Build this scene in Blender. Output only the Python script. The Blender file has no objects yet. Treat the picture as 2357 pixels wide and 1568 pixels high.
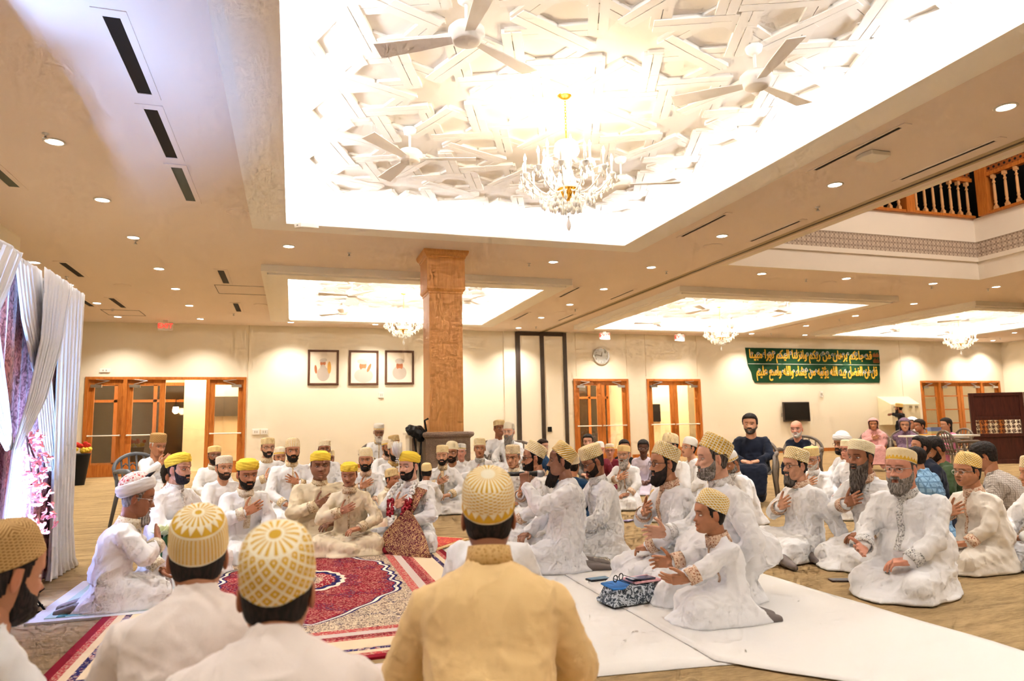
EXPO = 1.88
import bpy, bmesh, math, random
import numpy as np
from mathutils import Vector, Matrix
from mathutils.bvhtree import BVHTree
random.seed(7); RNG = np.random.default_rng(7)
SC = bpy.context.scene
COL = SC.collection
PI = math.pi
# ------------------------------------------------------------ camera model
IW, IH, FPX = 2357, 1568, 1595.52
YAW, PIT, ROL, CAMH = 0.306548839, 0.123510398, -0.0198547511, 1.05
FW = Vector((math.sin(YAW)*math.cos(PIT), math.cos(YAW)*math.cos(PIT), math.sin(PIT)))
_r = Vector((math.cos(YAW), -math.sin(YAW), 0)); _u = _r.cross(FW)
RT = _r*math.cos(ROL)+_u*math.sin(ROL); UP = -_r*math.sin(ROL)+_u*math.cos(ROL)
CAM = Vector((0, 0, CAMH))
def ray(x, y): return FW+RT*((x-IW/2)/FPX)-UP*((y-IH/2)/FPX)
def atz(x, y, z=0.0):
    d = ray(x, y); return CAM+d*((z-CAMH)/d.z)
def aty(x, y, Y):
    d = ray(x, y); return CAM+d*(Y/d.y)
def atd(x, y, D): return CAM+ray(x, y)*D
# ------------------------------------------------------------ colour / nodes
def lin(c):
    return tuple(((v/12.92) if v <= .04045 else ((v+.055)/1.055)**2.4) for v in c[:3])
def rgb(r, g, b): return lin((r/255, g/255, b/255))
class NX:
    """tiny expression builder for shader maths"""
    def __init__(s, nt, sock): s.nt, s.s = nt, sock
    def _b(s, op, o=None, swap=False):
        n = s.nt.nodes.new('ShaderNodeMath'); n.operation = op
        a, b = (s, o) if not swap else (o, s)
        for i, v in enumerate((a, b)):
            if v is None: continue
            if isinstance(v, NX): s.nt.links.new(v.s, n.inputs[i])
            else: n.inputs[i].default_value = float(v)
        return NX(s.nt, n.outputs[0])
    def __add__(s, o): return s._b('ADD', o)
    __radd__ = __add__
    def __mul__(s, o): return s._b('MULTIPLY', o)
    __rmul__ = __mul__
    def __sub__(s, o): return s._b('SUBTRACT', o)
    def __rsub__(s, o): return s._b('SUBTRACT', o, True)
    def __truediv__(s, o): return s._b('DIVIDE', o)
    def sin(s): return s._b('SINE')
    def abs(s): return s._b('ABSOLUTE')
    def frac(s): return s._b('FRACT')
    def floor(s): return s._b('FLOOR')
    def sqrt(s): return s._b('SQRT')
    def pow(s, o): return s._b('POWER', o)
    def mod(s, o): return s._b('MODULO', o)
    def gt(s, o): return s._b('GREATER_THAN', o)
    def lt(s, o): return s._b('LESS_THAN', o)
    def mn(s, o): return s._b('MINIMUM', o)
    def mx(s, o): return s._b('MAXIMUM', o)
    def atan2(s, o): return s._b('ARCTAN2', o)
    def ss(s, a, b):
        n = s.nt.nodes.new('ShaderNodeMapRange'); n.interpolation_type = 'SMOOTHSTEP'
        s.nt.links.new(s.s, n.inputs[0]); n.inputs[1].default_value = a; n.inputs[2].default_value = b
        return NX(s.nt, n.outputs[0])
class Mat:
    def __init__(s, name, rough=.8, spec=.3):
        s.m = bpy.data.materials.new(name); s.m.use_nodes = True
        s.nt = s.m.node_tree; s.b = s.nt.nodes['Principled BSDF']
        s.b.inputs['Roughness'].default_value = rough
        s.b.inputs['Specular IOR Level'].default_value = spec
    def coord(s, kind='Object'):
        n = s.nt.nodes.new('ShaderNodeTexCoord'); return n.outputs[kind]
    def xyz(s, kind='Object', vec=None):
        n = s.nt.nodes.new('ShaderNodeSeparateXYZ'); s.nt.links.new(vec or s.coord(kind), n.inputs[0])
        return [NX(s.nt, o) for o in n.outputs]
    def mapped(s, kind='Object', scale=(1, 1, 1)):
        n = s.nt.nodes.new('ShaderNodeMapping'); n.inputs['Scale'].default_value = scale
        s.nt.links.new(s.coord(kind), n.inputs[0]); return n.outputs[0]
    def noise(s, scale=5, detail=3, vec=None, dist=0, rough=.5):
        n = s.nt.nodes.new('ShaderNodeTexNoise'); n.inputs['Scale'].default_value = scale
        n.inputs['Detail'].default_value = detail; n.inputs['Distortion'].default_value = dist; n.inputs['Roughness'].default_value = rough
        s.nt.links.new(vec or s.coord('Object'), n.inputs['Vector']); return NX(s.nt, n.outputs[0])
    def voro(s, scale=5, vec=None, feat='F1', rnd=1):
        n = s.nt.nodes.new('ShaderNodeTexVoronoi'); n.feature = feat; n.inputs['Scale'].default_value = scale
        n.inputs['Randomness'].default_value = rnd
        s.nt.links.new(vec or s.coord('Object'), n.inputs['Vector']); return NX(s.nt, n.outputs[0])
    def mix(s, f, a, b):
        n = s.nt.nodes.new('ShaderNodeMix'); n.data_type = 'RGBA'
        if isinstance(f, NX): s.nt.links.new(f.s, n.inputs[0])
        else: n.inputs[0].default_value = f
        for i, v in ((6, a), (7, b)):
            if isinstance(v, tuple): n.inputs[i].default_value = (*v[:3], 1)
            else: s.nt.links.new(v, n.inputs[i])
        return n.outputs[2]
    def base(s, c):
        if isinstance(c, tuple): s.b.inputs['Base Color'].default_value = (*c[:3], 1)
        else: s.nt.links.new(c, s.b.inputs['Base Color'])
        return s
    def bump(s, h, strength=.3, dist=.01):
        n = s.nt.nodes.new('ShaderNodeBump'); n.inputs['Strength'].default_value = strength; n.inputs['Distance'].default_value = dist
        s.nt.links.new(h.s, n.inputs['Height']); s.nt.links.new(n.outputs[0], s.b.inputs['Normal']); return s
    def emit(s, c, st):
        s.b.inputs['Emission Color'].default_value = (*c[:3], 1); s.b.inputs['Emission Strength'].default_value = st; return s
_mc = {}
def plain(name, c, rough=.7, spec=.3, metal=0, var=.05, vs=8):
    if name in _mc: return _mc[name]
    M = Mat(name, rough, spec); n = M.noise(vs, 3)
    M.base(M.mix(n, tuple(v*(1-var) for v in c), tuple(min(1, v*(1+var)) for v in c)))
    M.b.inputs['Metallic'].default_value = metal
    _mc[name] = M.m; return M.m
def emat(name, c, st, base=(.9, .9, .9)):
    if name in _mc: return _mc[name]
    M = Mat(name, .5); M.base(base); M.emit(c, st); _mc[name] = M.m; return M.m
# ------------------------------------------------------------ mesh builder
class MB:
    def __init__(s): s.v = []; s.f = []; s.mi = []; s.uv = None
    def add(s, vs, fs, mi=0):
        o = len(s.v); s.v.extend([tuple(v) for v in vs]); s.f.extend([tuple(i+o for i in f) for f in fs]); s.mi.extend([mi]*len(fs)); return s
    def box(s, a, b, mi=0, M=None):
        x0, y0, z0 = a; x1, y1, z1 = b
        vs = [(x0, y0, z0), (x1, y0, z0), (x1, y1, z0), (x0, y1, z0), (x0, y0, z1), (x1, y0, z1), (x1, y1, z1), (x0, y1, z1)]
        if M is not None: vs = [M@Vector(v) for v in vs]
        return s.add(vs, [(3, 2, 1, 0), (4, 5, 6, 7), (0, 1, 5, 4), (1, 2, 6, 5), (2, 3, 7, 6), (3, 0, 4, 7)], mi)
    def frame(s, a, b, t, y0, y1, mi=0):      # rectangular frame in xz plane, a=(x,z) b=(x,z)
        s.box((a[0], y0, a[1]), (a[0]+t, y1, b[1]), mi); s.box((b[0]-t, y0, a[1]), (b[0], y1, b[1]), mi)
        s.box((a[0]+t, y0, b[1]-t), (b[0]-t, y1, b[1]), mi); s.box((a[0]+t, y0, a[1]), (b[0]-t, y1, a[1]+t), mi); return s
    def lathe(s, prof, n=24, M=None, mi=0, cap=True, sx=1, sy=1):   # prof: (r,z)
        vs = []; fs = []
        for r, z in prof:
            for i in range(n):
                a = 2*PI*i/n; p = Vector((r*math.cos(a)*sx, r*math.sin(a)*sy, z)); vs.append(M@p if M is not None else p)
        for k in range(len(prof)-1):
            for i in range(n):
                j = (i+1) % n; fs.append((k*n+i, k*n+j, (k+1)*n+j, (k+1)*n+i))
        if cap: fs.append(tuple(reversed(range(n)))); fs.append(tuple(range((len(prof)-1)*n, len(prof)*n)))
        return s.add(vs, fs, mi)
    def tube(s, pts, r, n=10, mi=0, cap=True):
        P = [Vector(p) for p in pts]; R = r if isinstance(r, (list, tuple)) else [r]*len(P)
        vs = []; fs = []; up = None
        for k, p in enumerate(P):
            t = (P[min(k+1, len(P)-1)]-P[max(k-1, 0)]).normalized()
            if up is None: up = Vector((0, 0, 1)) if abs(t.z) < .9 else Vector((1, 0, 0))
            a = t.cross(up).normalized(); b = a.cross(t).normalized(); up = b
            for i in range(n):
                q = 2*PI*i/n; vs.append(p+(a*math.cos(q)+b*math.sin(q))*R[k])
        for k in range(len(P)-1):
            for i in range(n):
                j = (i+1) % n; fs.append((k*n+j, k*n+i, (k+1)*n+i, (k+1)*n+j))
        if cap: fs.append(tuple(range(n))); fs.append(tuple(reversed(range((len(P)-1)*n, len(P)*n))))
        return s.add(vs, fs, mi)
    def ball(s, c, r, n=12, m=8, mi=0, M=None):
        r = r if isinstance(r, (list, tuple)) else (r, r, r); vs = []; fs = []
        for k in range(m+1):
            t = PI*k/m
            for i in range(n):
                a = 2*PI*i/n; p = Vector((r[0]*math.sin(t)*math.cos(a), r[1]*math.sin(t)*math.sin(a), r[2]*math.cos(t)))
                if M is not None: p = M@p
                vs.append(p+Vector(c))
        for k in range(m):
            for i in range(n):
                j = (i+1) % n; fs.append((k*n+i, (k+1)*n+i, (k+1)*n+j, k*n+j))
        return s.add(vs, fs, mi)
    def caps(s, a, b, ra, rb, n=10):       # closed tapered capsule
        a = Vector(a); b = Vector(b); d = (b-a); L = d.length; d = d/max(L, 1e-6)
        pts = []; rr = []
        for k in range(4):
            q = PI/2*(k+.35)/4; pts.append(a-d*ra*math.cos(q)); rr.append(ra*math.sin(q))
        for k in range(5): t = k/4; pts.append(a.lerp(b, t)); rr.append(ra+(rb-ra)*t)
        for k in range(4):
            q = PI/2*(3-k+.35)/4; pts.append(b+d*rb*math.cos(q)); rr.append(rb*math.sin(q))
        return s.tube(pts, rr, n)
    def hull(s, pts):
        bm = bmesh.new()
        for p in pts: bm.verts.new(p)
        bmesh.ops.convex_hull(bm, input=bm.verts); bmesh.ops.delete(bm, geom=[v for v in bm.verts if not v.link_faces], context='VERTS')
        bm.verts.index_update(); s.add([v.co.copy() for v in bm.verts], [tuple(v.index for v in f.verts) for f in bm.faces]); bm.free(); return s
    def prism(s, poly, z0, z1, mi=0):
        n = len(poly); vs = [(x, y, z0) for x, y in poly]+[(x, y, z1) for x, y in poly]
        fs = [tuple(reversed(range(n))), tuple(range(n, 2*n))]+[(i, (i+1) % n, n+(i+1) % n, n+i) for i in range(n)]
        return s.add(vs, fs, mi)
    def build(s, name, mats, parent=None, smooth=False, bevel=0, loc=None):
        me = bpy.data.meshes.new(name); me.from_pydata(s.v, [], s.f)
        for m in (mats if isinstance(mats, (list, tuple)) else [mats]): me.materials.append(m)
        if any(s.mi): me.polygons.foreach_set('material_index', s.mi)
        if smooth: me.polygons.foreach_set('use_smooth', [True]*len(s.f))
        me.update(); o = bpy.data.objects.new(name, me); COL.objects.link(o)
        if parent is not None: o.parent = parent
        if loc is not None: o.location = loc
        if bevel:
            b = o.modifiers.new('b', 'BEVEL'); b.width = bevel; b.segments = 2; b.limit_method = 'ANGLE'; b.angle_limit = .7
        if smooth == 'auto':
            for p in me.polygons: p.use_smooth = True
            e = me.edges; 
            try: me.set_sharp_from_angle(angle=.6)
            except Exception: pass
        return o
def npobj(name, V, F, mats, parent=None, mi=None, smooth=True, col=None, uv=None):
    """fast object from arrays; F (n,4) quads or list"""
    me = bpy.data.meshes.new(name)
    if isinstance(F, np.ndarray):
        me.vertices.add(len(V)); me.vertices.foreach_set('co', np.asarray(V, np.float32).ravel())
        k = F.shape[1]; me.loops.add(F.size); me.loops.foreach_set('vertex_index', F.ravel().astype(np.int32))
        me.polygons.add(len(F)); me.polygons.foreach_set('loop_start', np.arange(0, F.size, k, dtype=np.int32))
        me.polygons.foreach_set('loop_total', np.full(len(F), k, np.int32)); me.update(calc_edges=True); me.validate()
    else: me.from_pydata([tuple(v) for v in V], [], F)
    for m in (mats if isinstance(mats, (list, tuple)) else [mats]): me.materials.append(m)
    if mi is not None and len(mi) == len(me.polygons): me.polygons.foreach_set('material_index', np.asarray(mi, np.int32))
    if smooth: me.polygons.foreach_set('use_smooth', np.ones(len(me.polygons), bool))
    if col is not None:
        a = me.color_attributes.new('Tint', 'FLOAT_COLOR', 'POINT'); c = np.ones((len(V), 4), np.float32); c[:, :3] = col; a.data.foreach_set('color', c.ravel())
    if uv is not None:
        l = me.uv_layers.new(name='UVMap'); li = np.empty(len(me.loops), np.int32); me.loops.foreach_get('vertex_index', li); l.data.foreach_set('uv', uv[li].astype(np.float32).ravel())
    me.update(); o = bpy.data.objects.new(name, me); COL.objects.link(o)
    if parent is not None: o.parent = parent
    return o
def tag(o, label=None, cat=None, group=None, kind=None):
    if label: o['label'] = label
    if cat: o['category'] = cat
    if group: o['group'] = group
    if kind: o['kind'] = kind
    return o
def empty(name, loc=(0, 0, 0), rz=0, label=None, cat=None, group=None):
    o = bpy.data.objects.new(name, None); COL.objects.link(o); o.location = loc; o.rotation_euler = (0, 0, rz); o.empty_display_size = .1
    return tag(o, label, cat, group)
def copy_tree(o, parent=None):
    c = o.copy(); COL.objects.link(c)
    if parent is not None: c.parent = parent
    for ch in [k for k in bpy.data.objects if k.parent == o]: copy_tree(ch, c)
    return c
def struct(o): o['kind'] = 'structure'; return o
def vnoise(P, seed=0):
    """vectorised value noise in [-1,1]"""
    P = np.asarray(P, float); i = np.floor(P).astype(np.int64); f = P-i; f = f*f*(3-2*f); out = 0
    for dx in (0, 1):
        for dy in (0, 1):
            for dz in (0, 1):
                h = ((i[:, 0]+dx)*374761393+(i[:, 1]+dy)*668265263+(i[:, 2]+dz)*2147483647+seed*1274126177) & 0xffffffff
                h = ((h ^ (h >> 13))*1274126177) & 0xffffffff; h = (h ^ (h >> 16)) & 0xffff
                w = (f[:, 0] if dx else 1-f[:, 0])*(f[:, 1] if dy else 1-f[:, 1])*(f[:, 2] if dz else 1-f[:, 2])
                out = out+w*(h/32767.5-1)
    return out
_tmp = []
def remesh(mb, voxel, smooth=3, lam=.5):
    """union the closed pieces of mb into one continuous surface; returns V,F(quads) numpy"""
    me = bpy.data.meshes.new('t'); me.from_pydata(mb.v, [], mb.f); me.update()
    ob = bpy.data.objects.new('t', me); COL.objects.link(ob)
    m = ob.modifiers.new('r', 'REMESH'); m.mode = 'VOXEL'; m.voxel_size = voxel; m.adaptivity = 0
    dg = bpy.context.evaluated_depsgraph_get(); ev = ob.evaluated_get(dg); r = ev.to_mesh()
    n = len(r.vertices); V = np.empty(n*3); r.vertices.foreach_get('co', V); V = V.reshape(-1, 3)
    lt = np.empty(len(r.polygons), np.int32); r.polygons.foreach_get('loop_total', lt)
    li = np.empty(len(r.loops), np.int32); r.loops.foreach_get('vertex_index', li)
    if not (lt == 4).all():
        st = np.concatenate(([0], np.cumsum(lt)[:-1])); F = np.array([[li[s], li[s+1], li[s+2], li[s+3] if l > 3 else li[s+2]] for s, l in zip(st, lt)], np.int32)
    else: F = li.reshape(-1, 4).copy()
    ev.to_mesh_clear(); bpy.data.objects.remove(ob); bpy.data.meshes.remove(me)
    return lap(V, F, smooth, lam), F
def lap(V, F, it, lam=.5):
    E = np.vstack([F[:, [0, 1]], F[:, [1, 2]], F[:, [2, 3]], F[:, [3, 0]]]); n = len(V)
    cnt = np.bincount(E[:, 0], minlength=n)+np.bincount(E[:, 1], minlength=n); cnt = np.maximum(cnt, 1)[:, None]
    for _ in range(it):
        S = np.stack([np.bincount(E[:, 0], V[E[:, 1], k], n)+np.bincount(E[:, 1], V[E[:, 0], k], n) for k in range(3)], 1)
        V = V+(S/cnt-V)*lam
    return V
def vnorm(V, F):
    n = np.cross(V[F[:, 2]]-V[F[:, 0]], V[F[:, 3]]-V[F[:, 1]]); N = np.zeros_like(V)
    for k in range(4):
        for a in range(3): N[:, a] += np.bincount(F[:, k], n[:, a], len(V))
    return N/np.maximum(np.linalg.norm(N, axis=1), 1e-9)[:, None]
# ============================================================ ROOM
CZ = 3.9; BY = 19.78
m_wall = plain('cream_wall_paint', rgb(240, 230, 210), .85, .2, var=.015, vs=2)
m_ceil = plain('ceiling_paint', rgb(238, 224, 214), .9, .15, var=.01, vs=2)
m_white = plain('white_plaster', rgb(246, 242, 236), .8, .2, var=.01)
m_black = plain('black_slot', (.006, .006, .006), .6, .2)
m_dark = plain('dark_bronze_metal', rgb(62, 50, 40), .5, .4)
m_wplas = plain('white_plastic', rgb(238, 234, 226), .5, .4, var=.01)
m_chrome = plain('brushed_metal', (.6, .6, .6), .3, .5, 1)
def wood(name, a, b, rough=.38, sc=(14, 14, 1.2)):
    M = Mat(name, rough, .4); v = M.mapped('Object', sc); n = M.noise(2.2, 5, v, 1.2); k = M.noise(30, 2, v)
    M.base(M.mix((n*.8+k*.2).ss(.3, .7), a, b)); M.bump(n, .05); return M.m
m_oak = wood('honey_oak', rgb(168, 92, 32), rgb(200, 122, 52))
m_maple = wood('column_maple', rgb(200, 136, 72), rgb(222, 160, 92), .42)
m_mahog = wood('mahogany', rgb(52, 22, 18), rgb(76, 36, 28), .4)
def carpet():
    M = Mat('woven_carpet', .95, .1); c = M.coord('Object')
    v = M.mapped('Object', (1.1, 4.5, 1)); a = M.noise(1.5, 4, v, 1.4); v2 = M.mapped('Object', (6, 40, 1)); b = M.noise(3, 3, v2, .4); g = M.noise(320, 2)
    f = (a*.45+b*.4+g*.25).ss(.36, .74)
    M.base(M.mix(f, rgb(120, 98, 66), rgb(180, 152, 110))); M.bump(g, .35, .004); return M.m
m_carpet = carpet()
def rects(xs, ys, skip):
    for i in range(len(xs)-1):
        for j in range(len(ys)-1):
            cx, cy = (xs[i]+xs[i+1])/2, (ys[j]+ys[j+1])/2
            if not any(a < cx < b and c < cy < d for a, c, b, d in skip): yield xs[i], ys[j], xs[i+1], ys[j+1]
# floor
mb = MB(); mb.box((-8.5, -4, -.12), (27, 26, 0)); struct(mb.build('floor', m_carpet))
# coffers (opening x0,y0,x1,y1)
COF = [(-.13, 1.9, 4.77, 9.3), (-.13, 12.83, 4.75, 17.68), (8.1, 12.95, 13.03, 17.85), (16.43, 13.05, 21.3, 17.95)]
RG = .34
holes = [(a-RG, b-RG, c+RG, d+RG) for a, b, c, d in COF]; ATR = (7.51, -1.5, 13.63, 10.62)
holes.append((8.1-RG, -99, 8, -98))
xs = sorted({-8.5, 27, *[h[0] for h in holes[:4]], *[h[2] for h in holes[:4]], ATR[0], ATR[2]})
ys = sorted({-4, 26, *[h[1] for h in holes[:4]], *[h[3] for h in holes[:4]], ATR[1], ATR[3]})
mb = MB()
for x0, y0, x1, y1 in rects(xs, ys, holes[:4]+[ATR]): mb.box((x0, y0, CZ), (x1, y1, CZ+.02))
struct(mb.build('ceiling', m_ceil))
UZ = 4.07; LIP = .03
m_strip = emat('cove_led', (.96, .97, 1), 60)
for q, (x0, y0, x1, y1) in enumerate(COF):
    o0, p0, o1, p1 = x0-RG, y0-RG, x1+RG, y1+RG; mb = MB(); z0 = 3.75; z1 = z0+LIP
    for a, b in (((o0, p0), (o1, y0)), ((o0, y1), (o1, p1)), ((o0, y0), (x0, y1)), ((x1, y0), (o1, y1))): mb.box((*a, z0), (*b, z1))
    mc = MB(); t_ = .01
    for a, b in (((o0, p0), (o1, p0+t_)), ((o0, p1-t_), (o1, p1)), ((o0, p0), (o0+t_, p1)), ((o1-t_, p0), (o1, p1))): mc.box((a[0]-.003, a[1]-.003, z0+.001), (b[0]+.003, b[1]+.003, CZ+.001))
    struct(mc.build('ceiling', m_white))
    W = .1   # cove side walls
    e_ = .004
    for a, b in (((o0-W, p0-W), (o1+W, p0+e_)), ((o0-W, p1-e_), (o1+W, p1+W)), ((o0-W, p0), (o0+e_, p1)), ((o1-e_, p0), (o1+W, p1))): mb.box((*a, z1+.001), (*b, UZ+.1))
    struct(mb.build('ceiling', m_white))
    mb = MB(); mb.box((o0-W, p0-W, UZ), (o1+W, p1+W, UZ+.1)); struct(mb.build('ceiling', m_white))
    e = empty('cove_light', ((x0+x1)/2, (y0+y1)/2, z1), 0, 'hidden strip of light glowing round the ceiling recess ' + ('nearest the camera', 'behind the wooden column', 'near the wall clock', 'above the food table at far right')[q], 'cove light', 'cove lights in the recessed ceilings')
    s = .17
    for (ax, ay, bx, by) in ((x0-s-.03, y0-s-.03, x1+s+.03, y0-s), (x0-s-.03, y1+s, x1+s+.03, y1+s+.03), (x0-s-.03, y0-s, x0-s, y1+s), (x1+s, y0-s, x1+s+.03, y1+s)):
        o = MB().box((ax, ay, z1+.002), (bx, by, z1+.012)).build('light_strip', m_strip); o.parent = e; o.matrix_parent_inverse = Matrix.Translation(-e.location)
# strapwork relief
def straps(x0, y0, x1, y1, P):
    segs = []; a = P/(1+math.sqrt(2)); th = math.radians(67.5)
    def pic(poly):
        n = len(poly); c = Vector((sum(p[0] for p in poly)/n, sum(p[1] for p in poly)/n)); M = []
        for i in range(n):
            A = Vector(poly[i]); B = Vector(poly[(i+1) % n]); m = (A+B)/2; d = (B-A).normalized(); nn = (c-m).normalized()
            M.append((m, d*math.cos(th)+nn*math.sin(th), -d*math.cos(th)+nn*math.sin(th)))
        for i in range(n):
            m1, r1, _ = M[i]; m2, _, l2 = M[(i+1) % n]
            det = r1.x*(-l2.y)+l2.x*r1.y
            if abs(det) < 1e-6: continue
            w = m2-m1; t = (w.x*(-l2.y)+l2.x*w.y)/det
            X = m1+r1*t; segs.append((m1, X)); segs.append((X, m2))
    nx = int((x1-x0)/P)+2; ny = int((y1-y0)/P)+2
    for i in range(nx):
        for j in range(ny):
            cx, cy = x0+P*i, y0+P*j; R = P/2/math.cos(PI/8)
            pic([(cx+R*math.cos(PI/8+k*PI/4), cy+R*math.sin(PI/8+k*PI/4)) for k in range(8)])
            sx, sy = cx+P/2, cy+P/2; h = a/math.sqrt(2)
            pic([(sx+h, sy), (sx, sy+h), (sx-h, sy), (sx, sy-h)])
    return segs
m_relief = plain('relief_plaster', rgb(250, 247, 242), .85, .15, var=.005)
for x0, y0, x1, y1 in COF:
    mb = MB(); rx0, ry0, rx1, ry1 = x0+.16, y0+.3, x1-.16, y1-.42
    for k, (A, B) in enumerate(straps(rx0, ry0, rx1, ry1, 1.22)):
        m = (A+B)/2
        if not (rx0 < m.x < rx1 and ry0 < m.y < ry1): continue
        d = (B-A); L = d.length; d.normalize(); R = Matrix.Translation((m.x, m.y, UZ)) @ Matrix.Rotation(math.atan2(d.y, d.x), 4, 'Z')
        t = .024+.008*(k % 2)+.00023*(k % 29); w = .078
        for s in (-1, 1): mb.box((-L/2-.05, (.004 if s > 0 else -w), -t-.0007*s), (L/2+.05, (w if s > 0 else -.004), .002), M=R)
    struct(mb.build('trim_1', m_relief))
# back wall with door openings
DOORS = [(-4.98, -1.2, 2.5), (8.21, 10.07, 2.47), (10.73, 12.68, 2.47), (21.93, 25.85, 2.42)]
xs = [-8.5, *sum([[a, b] for a, b, _ in DOORS], []), 27]
mb = MB()
for i in range(len(xs)-1):
    d = [z for a, b, z in DOORS if abs(a-xs[i]) < 1e-6]
    mb.box((xs[i], BY, d[0] if d else 0), (xs[i+1], BY+.15, CZ+.02))
struct(mb.build('wall_back', m_wall))
mb = MB(); mb.box((26.1, -4, 0), (26.25, BY, CZ)); struct(mb.build('wall_right', m_wall))
mb = MB(); mb.box((-3.96, -4, 0), (-3.81, 11.45, CZ)); mb.box((-8.4, 11.3, 0), (-3.96, 11.45, CZ)); mb.box((-8.5, 11.45, 0), (-8.35, BY, CZ)); struct(mb.build('wall_left', m_wall))
mb = MB(); mb.box((-3.8, -3.6, 0), (26.1, -3.45, CZ)); struct(mb.build('wall_front', m_wall))
mb = MB()
for a, b in ((-1.14, 6.3), (8.03, 8.15), (10.13, 10.68), (12.74, 21.87)): mb.box((a, BY-.018, 0), (b, BY+.01, .11))
struct(mb.build('baseboard_back', m_oak))
mb = MB()                                  # shallow wall piers and panel joints
mb.box((5.98, BY-.06, 0), (6.34, BY, CZ)); mb.box((7.98, BY-.05, 0), (8.05, BY, CZ))
struct(mb.build('trim_2', m_wall))
mb = MB()
for x in (-1.17, 8.32, 10.05, 10.72, 12.6, 21.1): mb.box((x-.006, BY-.004, (2.55 if 8.2 < x < 12.7 else .11)), (x+.006, BY+.002, CZ))
struct(mb.build('trim_3', plain('joint_line', rgb(206, 188, 156))))  # narrow strips a little darker than the wall paint, along the panel joints
# corridor beyond the doors
mb = MB(); mb.box((-8.5, 23.6, 0), (27, 23.75, CZ)); struct(mb.build('wall_corridor', plain('corridor_paint', rgb(240, 226, 190), .85, .2, var=.02)))
mb = MB(); mb.box((-8.65, BY, 0), (-8.5, 23.75, CZ)); mb.box((27, BY-24, 0), (27.15, 23.75, CZ)); mb.box((-2.9, 21.2, 0), (-1.0, 23.6, 3.0)); mb.box((11.15, 21.4, 0), (13.2, 23.6, 3.2)); struct(mb.build('wall_corridor_side', _mc['corridor_paint']))
m_night = plain('night_window_glass', rgb(62, 52, 40), .08, .6)
for i, (a, b, z) in enumerate(((-7.2, -2.95, 2.6), (9.6, 11.1, 2.7), (22.6, 25.8, 2.4))):
    mb = MB(); mb.box((a, 23.5, 0), (b, 23.6, z)); o = struct(mb.build('window_%d' % (i+1), m_night))
    mb = MB(); n = max(2, int((b-a)/.95)); w = (b-a)/n
    for k in range(n+1): mb.box((a+k*w-.05, 23.44, 0), (a+k*w+.05, 23.52, z))
    mb.box((a, 23.44, z-.1), (b, 23.52, z)); mb.box((a, 23.44, 2.0), (b, 23.52, 2.08)); mb.box((a, 23.44, 0), (b, 23.52, .22))
    mb.build('window_frame', m_oak, o)
# doors
M_ = Mat('pane_glass', .02, .5); n1 = M_.nt.nodes.new('ShaderNodeBsdfTransparent'); n2 = M_.nt.nodes.new('ShaderNodeBsdfGlossy'); n2.inputs['Roughness'].default_value = .02
mx = M_.nt.nodes.new('ShaderNodeMixShader'); mx.inputs[0].default_value = .10; M_.nt.links.new(n1.outputs[0], mx.inputs[1]); M_.nt.links.new(n2.outputs[0], mx.inputs[2])
M_.nt.links.new(mx.outputs[0], M_.nt.nodes['Material Output'].inputs[0]); m_glass = M_.m
def door_set(idx, x0, x1, z, cuts, leaves, muntins=False, openl=()):
    mb = MB(); t = .07
    mb.box((x0, BY-.03, 0), (x0+t, BY+.16, z)); mb.box((x1-t, BY-.03, 0), (x1, BY+.16, z)); mb.box((x0+t, BY-.03, z-t), (x1-t, BY+.16, z))
    for c in cuts: mb.box((c-.045, BY-.03, 0), (c+.045, BY+.16, z-t))
    D = struct(mb.build('door_%d' % idx, m_oak))
    for k, (a, b, hs) in enumerate(leaves):
        if k in openl: continue
        mb = MB(); st = .13; mb.box((a, BY+.03, 0), (a+st, BY+.08, z-t)); mb.box((b-st, BY+.03, 0), (b, BY+.08, z-t))
        mb.box((a+st, BY+.03, z-t-.13), (b-st, BY+.08, z-t)); mb.box((a+st, BY+.03, 0), (b-st, BY+.08, .30))
        if muntins:
            for zz in (.86, 1.36, 1.86): mb.box((a+st, BY+.035, zz-.02), (b-st, BY+.075, zz+.02))
        L = mb.build('door_leaf', m_oak, D)
        MB().box((a+st, BY+.05, .30), (b-st, BY+.056, z-t-.13)).build('glass_pane', m_glass, L)
        if not muntins:
            mb = MB(); mb.tube([(a+.03, BY-.03, 1.02), (b-.03, BY-.03, 1.02)], .016); mb.box((a+.03, BY-.03, 1.0), (a+.07, BY+.03, 1.04)); mb.box((b-.07, BY-.03, 1.0), (b-.03, BY+.03, 1.04)); mb.build('push_bar', m_wplas, L)
        s = a+.05 if hs < 0 else b-.30
        mb = MB(); mb.box((s, BY-.03, z-.27), (s+.25, BY+.03, z-.20)); mb.tube([(s+.1, BY-.01, z-.19), (s+(.42 if hs < 0 else -.2), BY-.04, z-.10)], .012); mb.tube([(s+(.42 if hs < 0 else -.2), BY-.04, z-.10), (s+.12, BY-.03, z-.07)], .01)
        mb.build('door_closer', m_chrome, L)
    return D
door_set(1, -4.98, -1.2, 2.5, (-4.08, -2.14), [(-4.91, -4.12, -1), (-4.04, -3.16, -1), (-3.1, -2.18, 1), (-2.1, -1.27, 1)], openl=(2,))
door_set(2, 8.21, 10.07, 2.47, (), [(8.28, 9.135, -1), (9.145, 10.0, 1)])
door_set(3, 10.73, 12.68, 2.47, (), [(10.8, 11.7, -1), (11.71, 12.61, 1)])
door_set(4, 21.93, 25.85, 2.42, (22.85, 24.9), [(22.0, 22.8, -1), (22.9, 23.85, -1), (23.87, 24.85, 1), (24.95, 25.78, 1)], muntins=True)
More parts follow.
